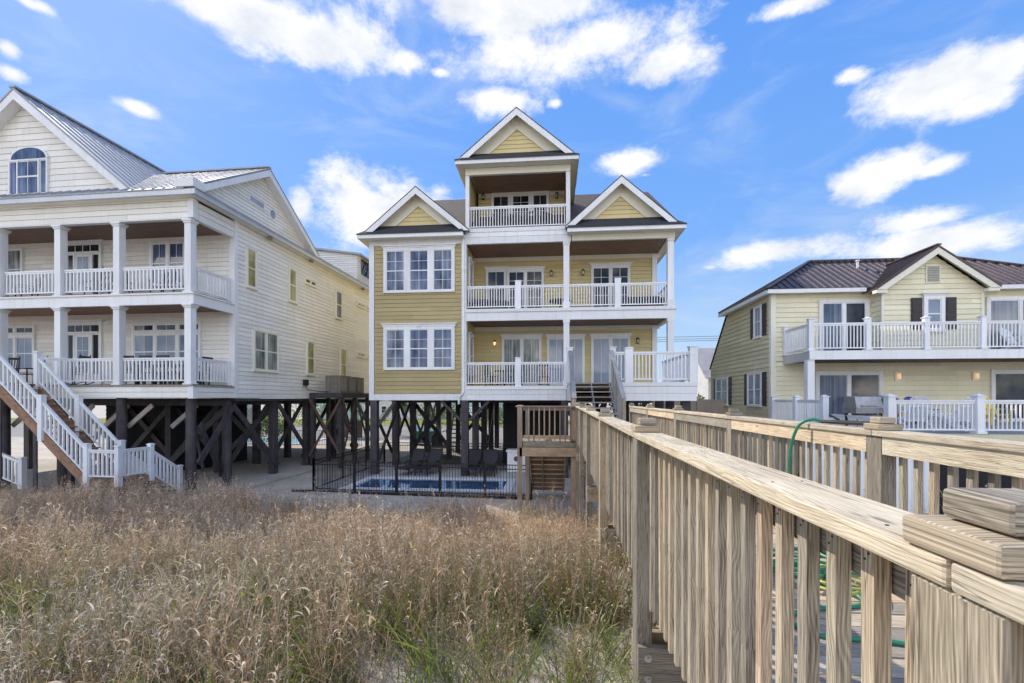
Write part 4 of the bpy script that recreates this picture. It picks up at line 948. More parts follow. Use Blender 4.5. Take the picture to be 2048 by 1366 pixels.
    brace((.55, 23.3, 3.2), (2.6, 23.3, .6)); brace((.55, 23.8, .6), (2.6, 23.8, 3.2))
    # beams under the floor
    for y in rows[1:]: m = MB(); m.box(XL+.1, XR-.1, y-.19, y-.157 if False else y-.158, B0-.14, B0-.005); m.build('floor_beam', M['pile'], ch)
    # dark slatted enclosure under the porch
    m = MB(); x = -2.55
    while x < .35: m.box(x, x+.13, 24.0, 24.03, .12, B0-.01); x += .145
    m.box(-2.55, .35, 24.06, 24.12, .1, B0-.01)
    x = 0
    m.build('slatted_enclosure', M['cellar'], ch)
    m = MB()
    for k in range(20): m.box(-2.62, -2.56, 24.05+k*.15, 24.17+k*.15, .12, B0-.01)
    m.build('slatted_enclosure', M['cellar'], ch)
center_house()

# ================================================================ pool yard
def pool_yard():
    sheet('pool_deck', M['paving'], -8.85, -1.0, 16.95, 23.6, .02)
    # coping as a raised ring, water inside
    m = MB(); x0, x1, y0, y1 = -7.85, -1.9, 17.25, 19.35; c = .34; z = .075
    m.box(x0-c, x1+c, y0-c, y0, -.1, z); m.box(x0-c, x1+c, y1, y1+c, -.1, z); m.box(x0-c, x0, y0, y1, -.1, z-.002); m.box(x1, x1+c, y0, y1, -.1, z-.002)
    p = tag(m.build('swimming_pool', M['coping'], base=(-4.9, 18.3, 0)), 'small rectangular swimming pool with white coping and deep blue water below the ochre house', 'pool')
    OFF[p.name] = Vector((-4.9, 18.3, 0))
    m = MB(); m.box(x0, x1, y0, y1, -.05, .034); m.build('water', M['pool'], p)
    m = MB(); 
    for a, b, cc, d in ((-9.15, -.9, 16.35, 16.9), (-9.15, -8.25, 16.9, 22)): m.box(a, b, cc, d, -.05, .045)
    tag(m.build('pebble_border', M['pebble']), kind='structure')
    # black fence
    fn = thing('pool_fence', 'black iron picket fence around the swimming pool', 'fence', (-5, 16.5, 0)); key = None
    pk = MB(); w = .008; pk.box(-w, w, -w, w, .05, 1.16); pme = mesh_of(pk, 'picket', M['iron']); cnt = 0; rest = MB()
    def run(a, b, n_post):
        nonlocal cnt
        a, b = Vector((*a, 0)), Vector((*b, 0)); d = b-a; L_ = d.length; m = MB()
        for z in (.10, 1.02, 1.17): m.beam(a+Vector((0,0,z)), b+Vector((0,0,z)), .028, .03)
        m.build('fence_rail', M['iron'], fn)
        for k in range(n_post+1):
            p = a+d*k/n_post; m = MB(); m.box(p.x-.032, p.x+.032, p.y-.032, p.y+.032, 0, 1.25); m.build('fence_post', M['iron'], fn)
        n = int(L_/.105)
        for i in range(n):
            p = a+d*(i+.5)/n
            if cnt < 100: child('picket', pme, fn, p); cnt += 1
            else: rest.box(p.x-w, p.x+w, p.y-w, p.y+w, .05, 1.16)
    run((-9.15, 16.75), (-.75, 16.15), 5); run((-9.15, 16.75), (-9.1, 24.0), 3); run((-9.1, 24.0), (-1.5, 23.75), 3)
    tag(rest.build('picket', M['iron'], fn), kind='stuff')
    m = MB(); m.beam((-9.9, 16.55, .04), (-.7, 15.95, .04), .09, .09); tag(m.build('ground_timber', M['iron'], base=(-5, 16.3, 0)), 'black timber edging laid on the sand in front of the pool fence', 'timber edging')
    # chaise longues
    def lounger(label, x, y, rot):
        t = thing('chaise_longue', label, 'lounge chair', (x, y, .02), rot, 'dark poolside loungers', local=True)
        m = MB(); m.slab([(-.30,0,.36),(.30,0,.36),(.30,-1.25,.34),(-.30,-1.25,.34)], .03); m.build('seat', M['sling'], t)
        m = MB(); m.slab([(-.30,0,.37),(.30,0,.37),(.30,.42,1.05),(-.30,.42,1.05)], .03, (0,.8,-.5)); m.build('backrest', M['sling'], t)
        m = MB()
        for s_ in (-.32, .32): m.beam((s_, .05, .35), (s_, -1.28, .33), .035, .05); m.beam((s_, 0, .36), (s_, .43, 1.07), .035, .04)
        m.beam((-.32, .43, 1.07), (.32, .43, 1.07), .03, .04); m.build('frame', M['blackplastic'], t)
        for sx in (-.31, .31):
            for sy in (.0, -1.1): m = MB(); m.box(sx-.02, sx+.02, sy-.02, sy+.02, 0, .34); m.build('leg', M['blackplastic'], t)
            m = MB(); m.beam((sx, .02, .36), (sx, -.02, .56), .03, .03); m.beam((sx, -.35, .56), (sx, .06, .58), .045, .03); m.beam((sx, -.33, .36), (sx, -.35, .55), .03, .03); m.build('armrest', M['blackplastic'], t)
        return t
    lounger('leftmost dark poolside lounger with raised backrest, just right of the front corner pile', -6.55, 21.3, -.25)
    lounger('dark poolside lounger with raised backrest, second from the left', -5.7, 21.3, -.22)
    lounger('dark poolside lounger half hidden behind the front porch pile', -3.75, 21.4, .0)
    lounger('rightmost dark poolside lounger, in front of the slatted enclosure', -2.95, 21.3, .05)
    # pool pump house bits
    t = thing('pool_filter', 'grey round pool filter tank on a wooden stand behind the pool fence', 'filter tank', (-7.1, 27.6, 0))
    m = MB(); m.cyl((-7.1,27.6,.62), (-7.1,27.6,1.25), .36, .36, 16); m.cyl((-7.1,27.6,1.25), (-7.1,27.6,1.5), .36, .13, 16); m.cyl((-7.1,27.6,1.5), (-7.1,27.6,1.62), .1, .1, 10); m.build('tank', plain('tank_grey', (.07,.07,.07), .5), t, smooth=False)
    m = MB(); m.box(-7.6,-6.6,27.3,27.9,.5,.6); m.box(-7.5,-7.4,27.35,27.45,0,.5); m.box(-6.8,-6.7,27.35,27.45,0,.5); m.build('stand', M['wood'], t)
    m = MB(); m.tube([(-6.72,27.5,1.5),(-6.5,27.5,1.6),(-6.45,27.5,1.2),(-6.45,27.5,.2)], .04); m.build('pipe', M['blackplastic'], t)
    t = thing('equipment_box', 'white metal equipment box with a round dark badge right of the pool', 'equipment box', (-1.75, 21.9, 0))
    m = MB(); m.box(-2.15,-1.3,21.6,22.3,.05,1.0); m.box(-2.2,-1.25,21.55,22.35,1.002,1.1); m.build('cabinet', M['white'], t)
    m = MB(); m.cyl((-1.72,21.598,.68), (-1.72,21.58,.68), .12, n=20); m.cyl((-1.72,21.58,.68),(-1.72,21.572,.68),.05,n=12); m.build('badge', plain('badge_dark', (.06,.08,.09), .4), t)
    t = thing('dumpster', 'teal green lidded dumpster seen between the piles beyond the pool', 'dumpster', (-9.6, 34.5, 0))
    m = MB(); m.box(-10.7,-8.7,34,35.2,.15,1.05); m.build('bin', M['teal'], t); m = MB(); m.slab([(-10.75,33.95,1.07),(-8.65,33.95,1.07),(-8.65,35.3,1.3),(-10.75,35.3,1.3)], .05); m.build('lid', M['teal'], t)
    t = thing('garden_stair', 'small wooden slatted stair leaning under the ochre house', 'stairs', (-6.2, 30.8, 0))
    m = MB()
    for k in range(8): m.box(-7.0+.0, -6.0, 30.4+k*.2, 30.65+k*.2, .25+k*.28, .32+k*.28)
    m.build('tread', M['greywood'], t); m = MB(); m.beam((-6.0,30.3,.1),(-6.0,32.0,2.6),.05,.2); m.beam((-7.0,30.3,.1),(-7.0,32.0,2.6),.05,.2); m.build('stringer', M['greywood'], t)
    # folding clutter right of the enclosure
    t = thing('green_bin', 'green plastic bin under the porch stairs', 'bin', (.9, 26.2, 0)); m = MB(); m.hexa([(.45,26,.0),(1.35,26,.0),(1.35,26.6,.0),(.45,26.6,.0),(.35,25.9,1.2),(1.45,25.9,1.2),(1.45,26.7,1.2),(.35,26.7,1.2)]); m.build('body', plain('dark_green_plastic', (.04,.14,.10), .5), t)
    m = MB(); m.box(.32,1.48,25.87,26.73,1.202,1.27); m.build('lid', plain('dark_green_lid', (.05,.17,.12), .5), t)
pool_yard()
# ================================================================ the white house on the left (own frame: x right, y back, origin at the front right porch corner)
LO = (-12.62, 15.0, 0); LR = R(-1.5)
LF = Frame(LO[0], LO[1], LR)
lh = thing('white_house', 'large white beach house with two-level porches, galvanised roof and black piles', 'house', LO, LR, local=True)
def left_house():
    T = lh; XW = -14.5; YE = 17.6
    fz = lambda a: a
    B, f1, h1, f2, h2, ev = 3.57, 4.06, 6.90, 7.36, 9.94, 10.62
    sd_ = right(0); yb = 2.0; bk = front(yb)
    def wall(pl, poly, mat=M['whiteside'], ex=.18, name='wall'):
        m = MB(); m.lap(pl, poly, ex, .018); return m.build(name, mat, T)
    R4 = lambda a, b, c, d: [(a, c), (b, c), (b, d), (a, d)]
    wall(sd_, R4(yb+.17, YE, B, 10.7)); wall(bk, R4(XW, -.10, f1, h1+.1)); wall(bk, R4(XW, -.10, f2, h2+.1))
    wall(Pl((0, YE), (-1, 0), (0, 1)), R4(0, -XW, B, 10.7)); wall(left(XW), R4(yb, YE, B, 10.7))
    m = MB(); m.box(XW, -.05, yb+.1, YE-.05, B-.12, B-.02); m.build('floor_deck', M['pile'], T)
    m = MB(); m.pbox(sd_, yb-.03, yb+.165, B, 10.7, -.2, .035); m.build('corner_board', M['white'], T)
    # porch decks, ceilings
    for f, h in ((f1, h1), (f2, h2)):
        m = MB(); m.box(XW, -.06, .06, yb, f-.14, f); m.build('porch_floor', M['pilebrown'], T)
        m = MB(); m.box(XW, -.1, .1, yb-.03, h+.10, h+.14); m.build('porch_ceiling', M['ceil'], T)
        m = MB(); m.box(XW, -.12, yb-.05, yb-.027, h-.10, h+.095); m.build('ceiling_trim', M['whiteside'], T)
    fr = front(0)
    def band(z0, z1, cap=True):
        m = MB(); m.pbox(fr, XW, -.0, z0, z1, -.12, .0); m.pbox(sd_, .12, yb-.04, z0, z1-.003, -.12, .0)
        if cap: m.pbox(fr, XW, .05, z1+.002, z1+.06, -.14, .05); m.pbox(sd_, .14, yb-.04, z1+.002, z1+.06, -.14, .05)
        m.build('floor_band', M['white'], T)
    wall(fr, R4(XW, -.2, B, f1-.08), ex=.2, name='floor_band'); wall(sd_, R4(.12, yb-.04, B, f1-.08), ex=.2, name='floor_band')
    m = MB(); m.pbox(fr, -.2, .01, B-.02, f1-.08, -.2, .03); m.build('corner_board', M['white'], T)
    m = MB(); m.pbox(fr, XW, .04, f1-.075, f1-.03, -.14, .05); m.pbox(sd_, .14, yb-.04, f1-.075, f1-.03, -.14, .05); m.build('floor_edge', M['greywood'], T)
    band(h1, f2-.11)
    wall(fr, R4(XW, -.2, h2, 10.56), ex=.2, name='header_beam'); wall(sd_, R4(.1, yb-.04, h2, 10.56), ex=.2, name='header_beam')
    m = MB(); m.pbox(fr, -.2, .01, h2, 10.6, -.2, .03); m.build('corner_board', M['white'], T); m = MB(); m.pbox(fr, XW, -.2, h2-.03, h2+.02, -.18, .01); m.pbox(sd_, .1, yb-.04, h2-.03, h2+.02, -.18, .01); m.build('header_trim', M['white'], T)
    # columns
    cx = [-.25, -3.08, -5.50, -8.05, -10.6, -13.1]
    for x in cx:
        for z0, z1 in ((f1-.02, h1-.005), (f2-.05, h2-.04)):
            m = MB(); w = .125; m.box(x-w, x+w, .02, .02+2*w, z0, z1-.12); m.box(x-w-.03, x+w+.03, -.01, .05+2*w, z1-.118, z1-.06); m.box(x-w-.06, x+w+.06, -.04, .08+2*w, z1-.058, z1); m.box(x-w-.04, x+w+.04, -.02, .06+2*w, z0+.001, z0+.06)
            m.build('column', M['white'], T)
    # railings
    for f in (f1, f2-.02):
        for a, b in zip(cx[1:], cx[:-1]):
            if f == f1 and b < -7: continue
            if f == f1 and b == -5.50: continue
            railing(T, (a+.15, .17), (b-.15, .17), f+.03, f+.03, .93, .15, bs=.05, toph=.05)
        railing(T, (-.2, .34), (-.2, yb-.12), f+.03, f+.03, .93, .15, bs=.05, toph=.05)
        m = MB(); m.box(-.26, -.14, yb-.14, yb-.06, f, f+.98); m.build('newel_post', M['white'], T)
    # doors / windows of the porch wall
    W_ = M['white']
    def win(x0, x1, z0, z1, **k): return window(T, bk, x0, x1, z0, z1, gmat=k.pop('g', [M['glasscurt'], M['glassdark']]), gap=.12, **k)
    def door(z):
        o = window(T, bk, -7.55, -5.84, z+.02, z+2.62, 1, 1, 1, .09, .05, M['white'], split=False, name='entry_door', sill=False)
        m = MB(); m.pbox(bk, -7.4, -6.0, z+2.25, z+2.50, .02, .075); t_ = m.build('transom', M['glassdark'], o)
        m = MB(); [m.pbox(bk, x-.015, x+.015, z+2.25, z+2.5, .076, .085) for x in (-7.05, -6.7, -6.35)]; m.pbox(bk, -7.4, -6.0, z+2.18, z+2.24, .02, .09); m.pbox(bk, -7.15, -7.08, z, z+2.18, .02, .09); m.pbox(bk, -6.32, -6.25, z, z+2.18, .02, .09); m.build('frame', W_, o)
        for x0, x1 in ((-7.38, -7.18), (-6.22, -6.02)): m = MB(); m.pbox(bk, x0, x1, z+.5, z+2.1, .02, .072); m.build('sidelight', M['glassdark'], o)
        m = MB(); m.pbox(bk, -7.08, -6.32, z+.01, z+2.16, .02, .076); d = m.build('door', W_, o)
        m = MB(); m.pbox(bk, -6.95, -6.45, z+.9, z+2.02, .078, .086); m.build('pane', M['glassblue'], d); m = MB(); m.pbox(bk, -6.71, -6.69, z+.9, z+2.02, .087, .094); m.pbox(bk, -6.95, -6.45, z+1.45, z+1.47, .087, .094); m.build('muntin', W_, d)
    door(f1); door(f2)
    win(-3.66, -2.06, f2+.75, 9.90, lights=2, cols=2, rows=2, g=[M['glassblind'], M['glassblind']]); win(-10.6, -9.55, f2+.7, 9.9, lights=1, cols=1, rows=2)
    for x0, x1 in ((-4.45, -1.40), (-10.9, -8.98)):
        n = 3 if x0 > -5 else 2
        win(x0, x1, f1+.62, 6.22, lights=n, cols=2, rows=2, g=[M['glassblue'], M['glassblue'], M['glassblind']], header=0); win(x0, x1, 6.225, 6.62, lights=n, cols=2, rows=1, split=False, casing=.08, g=M['glassdark'], name='transom_window', sill=False)
    # east side windows (plane x = 0)
    def sw(y0, y1, z0, z1, l=1, c=1, g=None, sp=True, nm_='window'): window(T, sd_, y0, y1, z0, z1, l, c, 1, .07, 0, g or [M['glassyel'], M['glasscurt']], gap=.08, split=sp, name=nm_, mat=M['offwhite'] if z0 > 0 else W_, q=.035)
    sw(2.62, 3.26, 8.15, 9.80); sw(5.50, 6.16, 8.16, 9.80, g=M['glassyel']); sw(9.93, 10.70, 8.15, 9.78, g=M['glassblind'])
    sw(6.83, 7.90, 9.36, 9.68, 2, sp=False, nm_='slot_window', g=M['glassdark']); sw(12.62, 13.76, 9.38, 9.68, 1, sp=False, nm_='slot_window'); sw(14.1, 15.2, 9.38, 9.68, 1, sp=False, nm_='slot_window')
    sw(3.05, 4.72, 4.74, 6.50, 2, g=M['glasscurt']); sw(7.02, 7.75, 4.76, 6.5, g=M['glassyel']); sw(10.45, 11.25, 4.6, 6.5, g=M['glassyel']); sw(12.62, 13.76, 6.2, 6.5, 1, sp=False, nm_='slot_window'); sw(14.1, 15.2, 6.2, 6.5, 1, sp=False, nm_='slot_window')
    # soffit lights
    for y in (3.9, 7.2, 13.2): m = MB(); m.box(.12, .26, y-.1, y+.1, 10.50, 10.59); m.build('soffit_lamp', M['bronze'], T)
    # eaves / gutters
    m = MB(); m.box(XW, .36, -.36, -.25, ev, ev+.17); m.build('gutter', M['gutter'], T); m = MB(); m.box(.25, .36, -.245, YE+.3, ev, ev+.17); m.build('gutter', M['gutter'], T)
    m = MB(); m.box(XW, .245, -.245, .1, ev+.0, ev+.03); m.box(.005, .245, .1, YE+.2, ev+.0, ev+.03); m.box(XW, .0, -.005, .1, 10.565, ev); m.build('soffit', M['whiteside'], T)
    # roof: front slope of the cross gable, running the whole width
    GX, GZ = -.05, 13.80; ry = 4.25; sl = (GZ-10.86)/(ry+.38); fy = -.38; byk = 8.35; bz = GZ-(byk-ry)*sl
    m = MB(); m.slab([(XW, fy, 10.84), (GX, fy, 10.84), (GX, ry, GZ), (XW, ry, GZ)], .05); seams(m, (XW, fy, 10.84), (GX, fy, 10.84), (XW, ry, GZ), (GX, ry, GZ), 36, .03, .035)
    m.slab([(XW, byk, bz), (GX, byk, bz), (GX, ry, GZ), (XW, ry, GZ)], .05); seams(m, (XW, byk, bz), (GX, byk, bz), (XW, ry, GZ), (GX, ry, GZ), 36, .03, .035)
    m.beam((-5.2, ry, GZ+.05), (GX+.01, ry, GZ+.05), .22, .06)
    m.build('cross_gable_roof', M['metalroof'], T)
    # side gable wall + rake
    m = MB(); m.lap(right(-.42), [(.35, 11.15), (8.15, 11.15), (ry, GZ-.18)], .15, .026); m.build('gable_wall', M['whiteside'], T)
    m = MB(); 
    for y0, z0 in ((fy+.45, 10.84+.45*sl), (byk, bz)): 
        m.slab([(GX+.012, y0, z0-.06), (GX+.012, ry, GZ-.06), (GX+.012, ry, GZ-.34), (GX+.012, y0, z0-.30)], .03, (-1,0,0))
        m.slab([(GX-.02, y0, z0-.30), (GX-.02, ry, GZ-.34), (-.40, ry, GZ-.32), (-.40, y0, z0-.28)], .015)
    m.box(-.35, .34, fy-.02, fy+.5, 10.86, 11.16)
    m.build('rake_board', M['white'], T)
    # skirt roof on the east side, rising into the rear roof
    m = MB(); m.slab([(.38, -.30, 10.81), (.38, YE+.3, 10.81), (-.42, YE+.3, 11.28), (-.42, .0, 11.28)], .03)
    for k in range(44): 
        y = .1+k*.41; m.beam((.38, y, 10.83), (-.42, y, 11.30), .03, .03)
    m.slab([(-.42, byk-.2, 11.28), (-.42, YE+.3, 11.28), (-7.2, YE+.3, 15.0), (-7.2, byk-.2, 15.0)], .05); seams(m, (-.42, byk-.2, 11.29), (-.42, YE+.3, 11.29), (-7.2, byk-.2, 15.0), (-7.2, YE+.3, 15.0), 20)
    m.slab([(-14.9, 4, 10.81), (-14.9, YE+.3, 10.81), (-7.2, YE+.3, 15.0), (-7.2, 4, 15.0)], .05)
    m.build('rear_roof', M['metalroof'], T)
    # slot and oval vents
    m = MB(); m.pbox(right(-.42), 3.36, 4.36, 11.98, 12.32, 0, .05); o = m.build('slot_window', W_, T); m = MB(); m.pbox(right(-.42), 3.42, 4.30, 12.04, 12.26, .05, .056); m.build('pane', M['glassblue'], o)
    def oval(pl, cy, cz, ry_, rz, q, mat, name, par):
        m = MB(); n = 20; pts = [pl.p(cy+ry_*math.cos(2*math.pi*k/n), cz+rz*math.sin(2*math.pi*k/n), q) for k in range(n)]; m.face(pts); b = [pl.p(cy+ry_*math.cos(2*math.pi*k/n), cz+rz*math.sin(2*math.pi*k/n), 0) for k in range(n)]
        for k in range(n): m.face([pts[k], b[k], b[(k+1) % n], pts[(k+1) % n]])
        return m.build(name, mat, par)
    o = oval(right(-.42), 4.95, 12.05, .26, .27, .05, W_, 'oval_window', T); oval(right(-.42), 4.95, 12.05, .19, .20, .056, M['glassblue'], 'pane', o)
    # the big front gable
    gx, gzz, hw = -7.2, 15.0, 5.0; s1 = (gzz-10.88)/hw; gy = .32
    m = MB(); m.lap(front(gy), [(gx-hw+.2, 11.0), (gx+hw-.2, 11.0), (gx, gzz-.2)], .23, .016); m.build('gable_wall', M['whiteside'], T)
    m = MB()
    for sgn in (-1, 1):
        xe = gx+sgn*(hw+.05); ze = gzz-s1*(hw+.05)
        m.slab([(xe, -.12, ze), (gx, -.12, gzz), (gx, 13, gzz), (xe, 13, ze)], .05); seams(m, (xe, -.1, ze), (xe, 13, ze), (gx, -.1, gzz), (gx, 13, gzz), 32, .03, .035)
    m.beam((gx, -.14, gzz+.04), (gx, 13, gzz+.04), .26, .07)
    m.build('front_gable_roof', M['metalroof'], T)
    m = MB()
    for sgn in (-1, 1):
        xe = gx+sgn*(hw+.02); ze = gzz-s1*(hw+.02)-.06
        m.slab([(xe, -.10, ze), (gx, -.10, gzz-.06), (gx, -.10, gzz-.40), (xe-sgn*.3, -.10, ze-.05)], .03, (0,1,0))
        m.slab([(xe-sgn*.2, -.07, ze-.05), (gx, -.07, gzz-.36), (gx, gy, gzz-.32), (xe-sgn*.2, gy, ze-.05)], .015)
    m.build('rake_board', M['white'], T)
    # arched window
    pl = front(gy); x0, x1, z0, zt, zs = -7.86, -6.20, 11.2, 12.55, 12.55
    o = window(T, pl, x0, x1, z0, zt, 1, 1, 1, .05, 0, W_, split=False, name='arched_window', q=.03)
    for a, b, c in ((x0+.06, x0+.28, 0), (x0+.40, x1-.40, 1), (x1-.28, x1-.06, 0)):
        m = MB(); m.pbox(pl, a, b, z0+.1, zt-.1, .05, .08); m.build('pane', M['glassblind'], o)
        if c: 
            m = MB(); m.pbox(pl, a-.05, a, z0+.05, zt-.05, .05, .1); m.pbox(pl, b, b+.05, z0+.05, zt-.05, .05, .1); cc = (a+b)/2; m.pbox(pl, cc-.01, cc+.01, z0+.1, zt-.1, .081, .09); m.pbox(pl, a, b, 11.86, 11.92, .081, .1); m.build('muntin', W_, o)
    c = (x0+x1)/2; n = 16
    for r_, q, mt, nm2 in ((1.0, .07, W_, 'arch_trim'), (.90, .078, M['glassblind'], 'pane')):
        m = MB(); pts = [pl.p(c+(x1-x0)/2*r_*math.cos(math.pi*k/n), zt+.02+.46*r_*math.sin(math.pi*k/n), q) for k in range(n+1)]; bb = [pl.p(c+(x1-x0)/2*r_*math.cos(math.pi*k/n), zt+.02+.46*r_*math.sin(math.pi*k/n), 0) for k in range(n+1)]
        m.face(pts[::-1])
        for k in range(n): m.face([pts[k], pts[k+1], bb[k+1], bb[k]])
        m.build(nm2, mt, o)
    # dormer at the back
    m = MB(); dy0, dy1, dx = 14.4, 17.2, -.75
    m.lap(front(dy0), [(-4.2, 11.4), (dx, 11.4), (dx, 13.25), (-4.2, 13.6)], .15); m.lap(right(dx), R4(dy0, dy1, 11.3, 13.25), .15); m.build('dormer_wall', M['whiteside'], T)
    m = MB(); m.slab([(dx+.3, dy0-.2, 13.22), (dx+.3, dy1+.2, 13.22), (-4.6, dy1+.2, 13.85), (-4.6, dy0-.2, 13.85)], .12); m.build('dormer_roof', M['metalroof'], T)
    m = MB(); m.pbox(right(dx), dy0+.5, dy1-.3, 12.0, 13.0, 0, .05); o = m.build('dormer_window', M['glassdark'], T)
    m = MB()
    for k in range(3):
        a = dy0+.5+k*.68; b = a+.6; p = [(dx+.06, a, 13.0), (dx+.06, b, 13.0), (dx+.45, b, 12.15), (dx+.45, a, 12.15)]
        for i in range(4): m.beam(p[i], p[(i+1) % 4], .05, .05)
        m.beam(p[0], p[2], .02, .02); m.beam(p[1], p[3], .02, .02)
    m.build('awning_frame', M['shutter'], o)
    # piles and braces
    xs = [-.32, -3.1, -5.55, -8.05, -10.6, -13.2]; ys = [.25, 2.0, 4.9, 7.6, 10.3, 13.0, 15.9]
    for i, x in enumerate(xs):
        for j, y in enumerate(ys):
            if (j == 1 and i > 0) or (i > 1 and j > 3): continue
            m = MB(); w = .17; m.cyl((x, y, -.3), (x, y, B-.13 if j > 0 else B), w, w*.94, 14) if j in (0, 1) else m.box(x-w*.85, x+w*.85, y-w*.85, y+w*.85, -.3, B-.13)
            m.build('pile', M['pile'], T)
    def brace(a, b, h=.22, w=.06, mt='pile'): m = MB(); m.beam(a, b, w, h); m.build('brace', M[mt], T)
    for k, (a, b) in enumerate(zip(ys[1:-1], ys[2:])):
        brace((-.08, a, 3.3), (-.08, b, .5)); brace((-.56, a, .5), (-.56, b, 3.3))
    brace((-.08, .3, 1.2), (-.08, 2.0, 3.2)); brace((-.08, .4, 2.6), (-.56, 2.0, .5))
    for x, b in zip(xs[:-2], xs[1:-1]):
        brace((x, .5, 3.3), (x-1.0, .5, 2.5), .16, .06, 'greywood'); brace((b, .5, 2.5), (b+1.0, .5, 3.3), .16, .06, 'greywood')
        brace((x, 4.9, 3.2), (b, 4.9, .6)); brace((x, 5.1, .6), (b, 5.1, 3.2))
    brace((-.4, 2.1, 3.2), (-3.0, 2.1, .9)); brace((-.4, .9, .9), (-3.0, 3.2, 3.2))
    for y in ys[1:]: m = MB(); m.box(XW+.1, -.1, y-.24, y-.18, B-.30, B-.125); m.build('floor_beam', M['pile'], T)
    # dark storage room
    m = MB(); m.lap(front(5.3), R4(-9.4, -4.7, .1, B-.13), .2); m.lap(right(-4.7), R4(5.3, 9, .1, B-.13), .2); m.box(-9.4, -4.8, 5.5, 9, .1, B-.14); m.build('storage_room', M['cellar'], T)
left_house()

# ---- stair of the white house (same frame)
def left_stair():
    T = thing('white_stair', 'white railed staircase with brown treads and a small landing before the white house', 'stairs', LO, LR, local=True)
    def loc(X, Y): x, y = X-LO[0], Y-LO[1]; c, s_ = math.cos(LR), math.sin(LR); return c*x+s_*y, -s_*x+c*y
    ya, yb_ = -1.85, -.72; xl, xr = -2.06, -.95; zl = .98; zt = 4.06; xt = -5.35
    slp = (zt-zl)/(xl-xt)
    m = MB()
    m.beam((xt, ya+.03, zt-.2), (xl, ya+.03, zl-.17), .05, .28); m.beam((xt, yb_-.03, zt-.2), (xl, yb_-.03, zl-.17), .05, .28); m.build('stringer', M['tread'], T)
    n = 16
    for i in range(n):
        x = xl-(i+.5)*(xl-xt)/n; z = zl+(i+1)*(zt-zl)/(n+1); m = MB(); m.box(x-.15, x+.14, ya, yb_, z-.035, z); m.build('tread', M['tread'], T)
    m = MB(); m.box(xl, xr, ya, yb_, zl-.05, zl); m.box(xl, xr, ya, ya+.04, zl-.25, zl-.052); m.box(xr-.04, xr, ya+.045, yb_, zl-.25, zl-.052); m.build('landing', M['tread'], T)
    m = MB(); m.box(xt-3.2, xt, yb_-1.1, .02, zt-.06, zt-.0); m.box(xt-3.2, xt+.0, yb_-1.1, yb_-1.04, zt-.3, zt-.062); m.build('top_landing', M['tread'], T)
    for (x, y) in ((xl, ya), (xr, ya), (xr, yb_), (xl-1.95, ya), (xl-1.95, yb_), (xt, ya), (xt-3.1, ya)):
        m = MB(); h_ = zl if x > xl-.1 else zl+(xl-x)*slp; h_ = min(h_, zt); m.box(x-.07, x+.07, y-.07 if y > -1 else y+.03, y+.07, -.1, h_-.25); m.build('pile', M['pile'], T)
    # rails: near flight, far flight
    for y, x0, x1 in ((ya, xl, xt), (yb_, xl, xt)):
        railing(T, (x0, y), (x1, y), zl+.02, zl+.02+(x0-x1)*slp, .95, .16, bs=.05, posts=(0, .5, 1) , postw=.15, posth=1.08, postdown=.35, cap=100)
    railing(T, (xl, ya), (xr, ya), zl, zl, .95, .15, bs=.05, posts=(1,), postw=.15, posth=1.05, postdown=.2)
    railing(T, (xr, ya), (xr, yb_), zl, zl, .95, .15, bs=.05, posts=(1,), postw=.14, posth=1.0, postdown=.2)
    railing(T, (xr, yb_), (xr, .45), zl-.08, .08, .93, .14, bs=.05, posts=(1,), postw=.13, posth=1.0, postdown=.1)
    railing(T, (xl, yb_), (xl, .45), zl-.08, .08, .93, .14, bs=.05, posts=(1,), postw=.13, posth=1.0, postdown=.1)
    railing(T, (xt, yb_), (xt+.45, .05), zt, zt, .95, .15, bs=.05)
    m = MB()
    for k in range(5): z = zl-.18*(k+1); y = yb_+.02+k*.23; m.box(xl, xr, y, y+.25, z-.035, z)
    m.build('tread', M['tread'], T)
    # second small stair rail further left
    T2 = thing('small_white_rail', 'short white stair railing low on the sand at the far left of the white house', 'railing', (-17.9, 14.0, 0))
    railing(T2, (-19.8, 14.2), (-18.3, 14.2), .95, .42, .95, .15, bs=.05, posts=(1,), postw=.16)
left_stair()

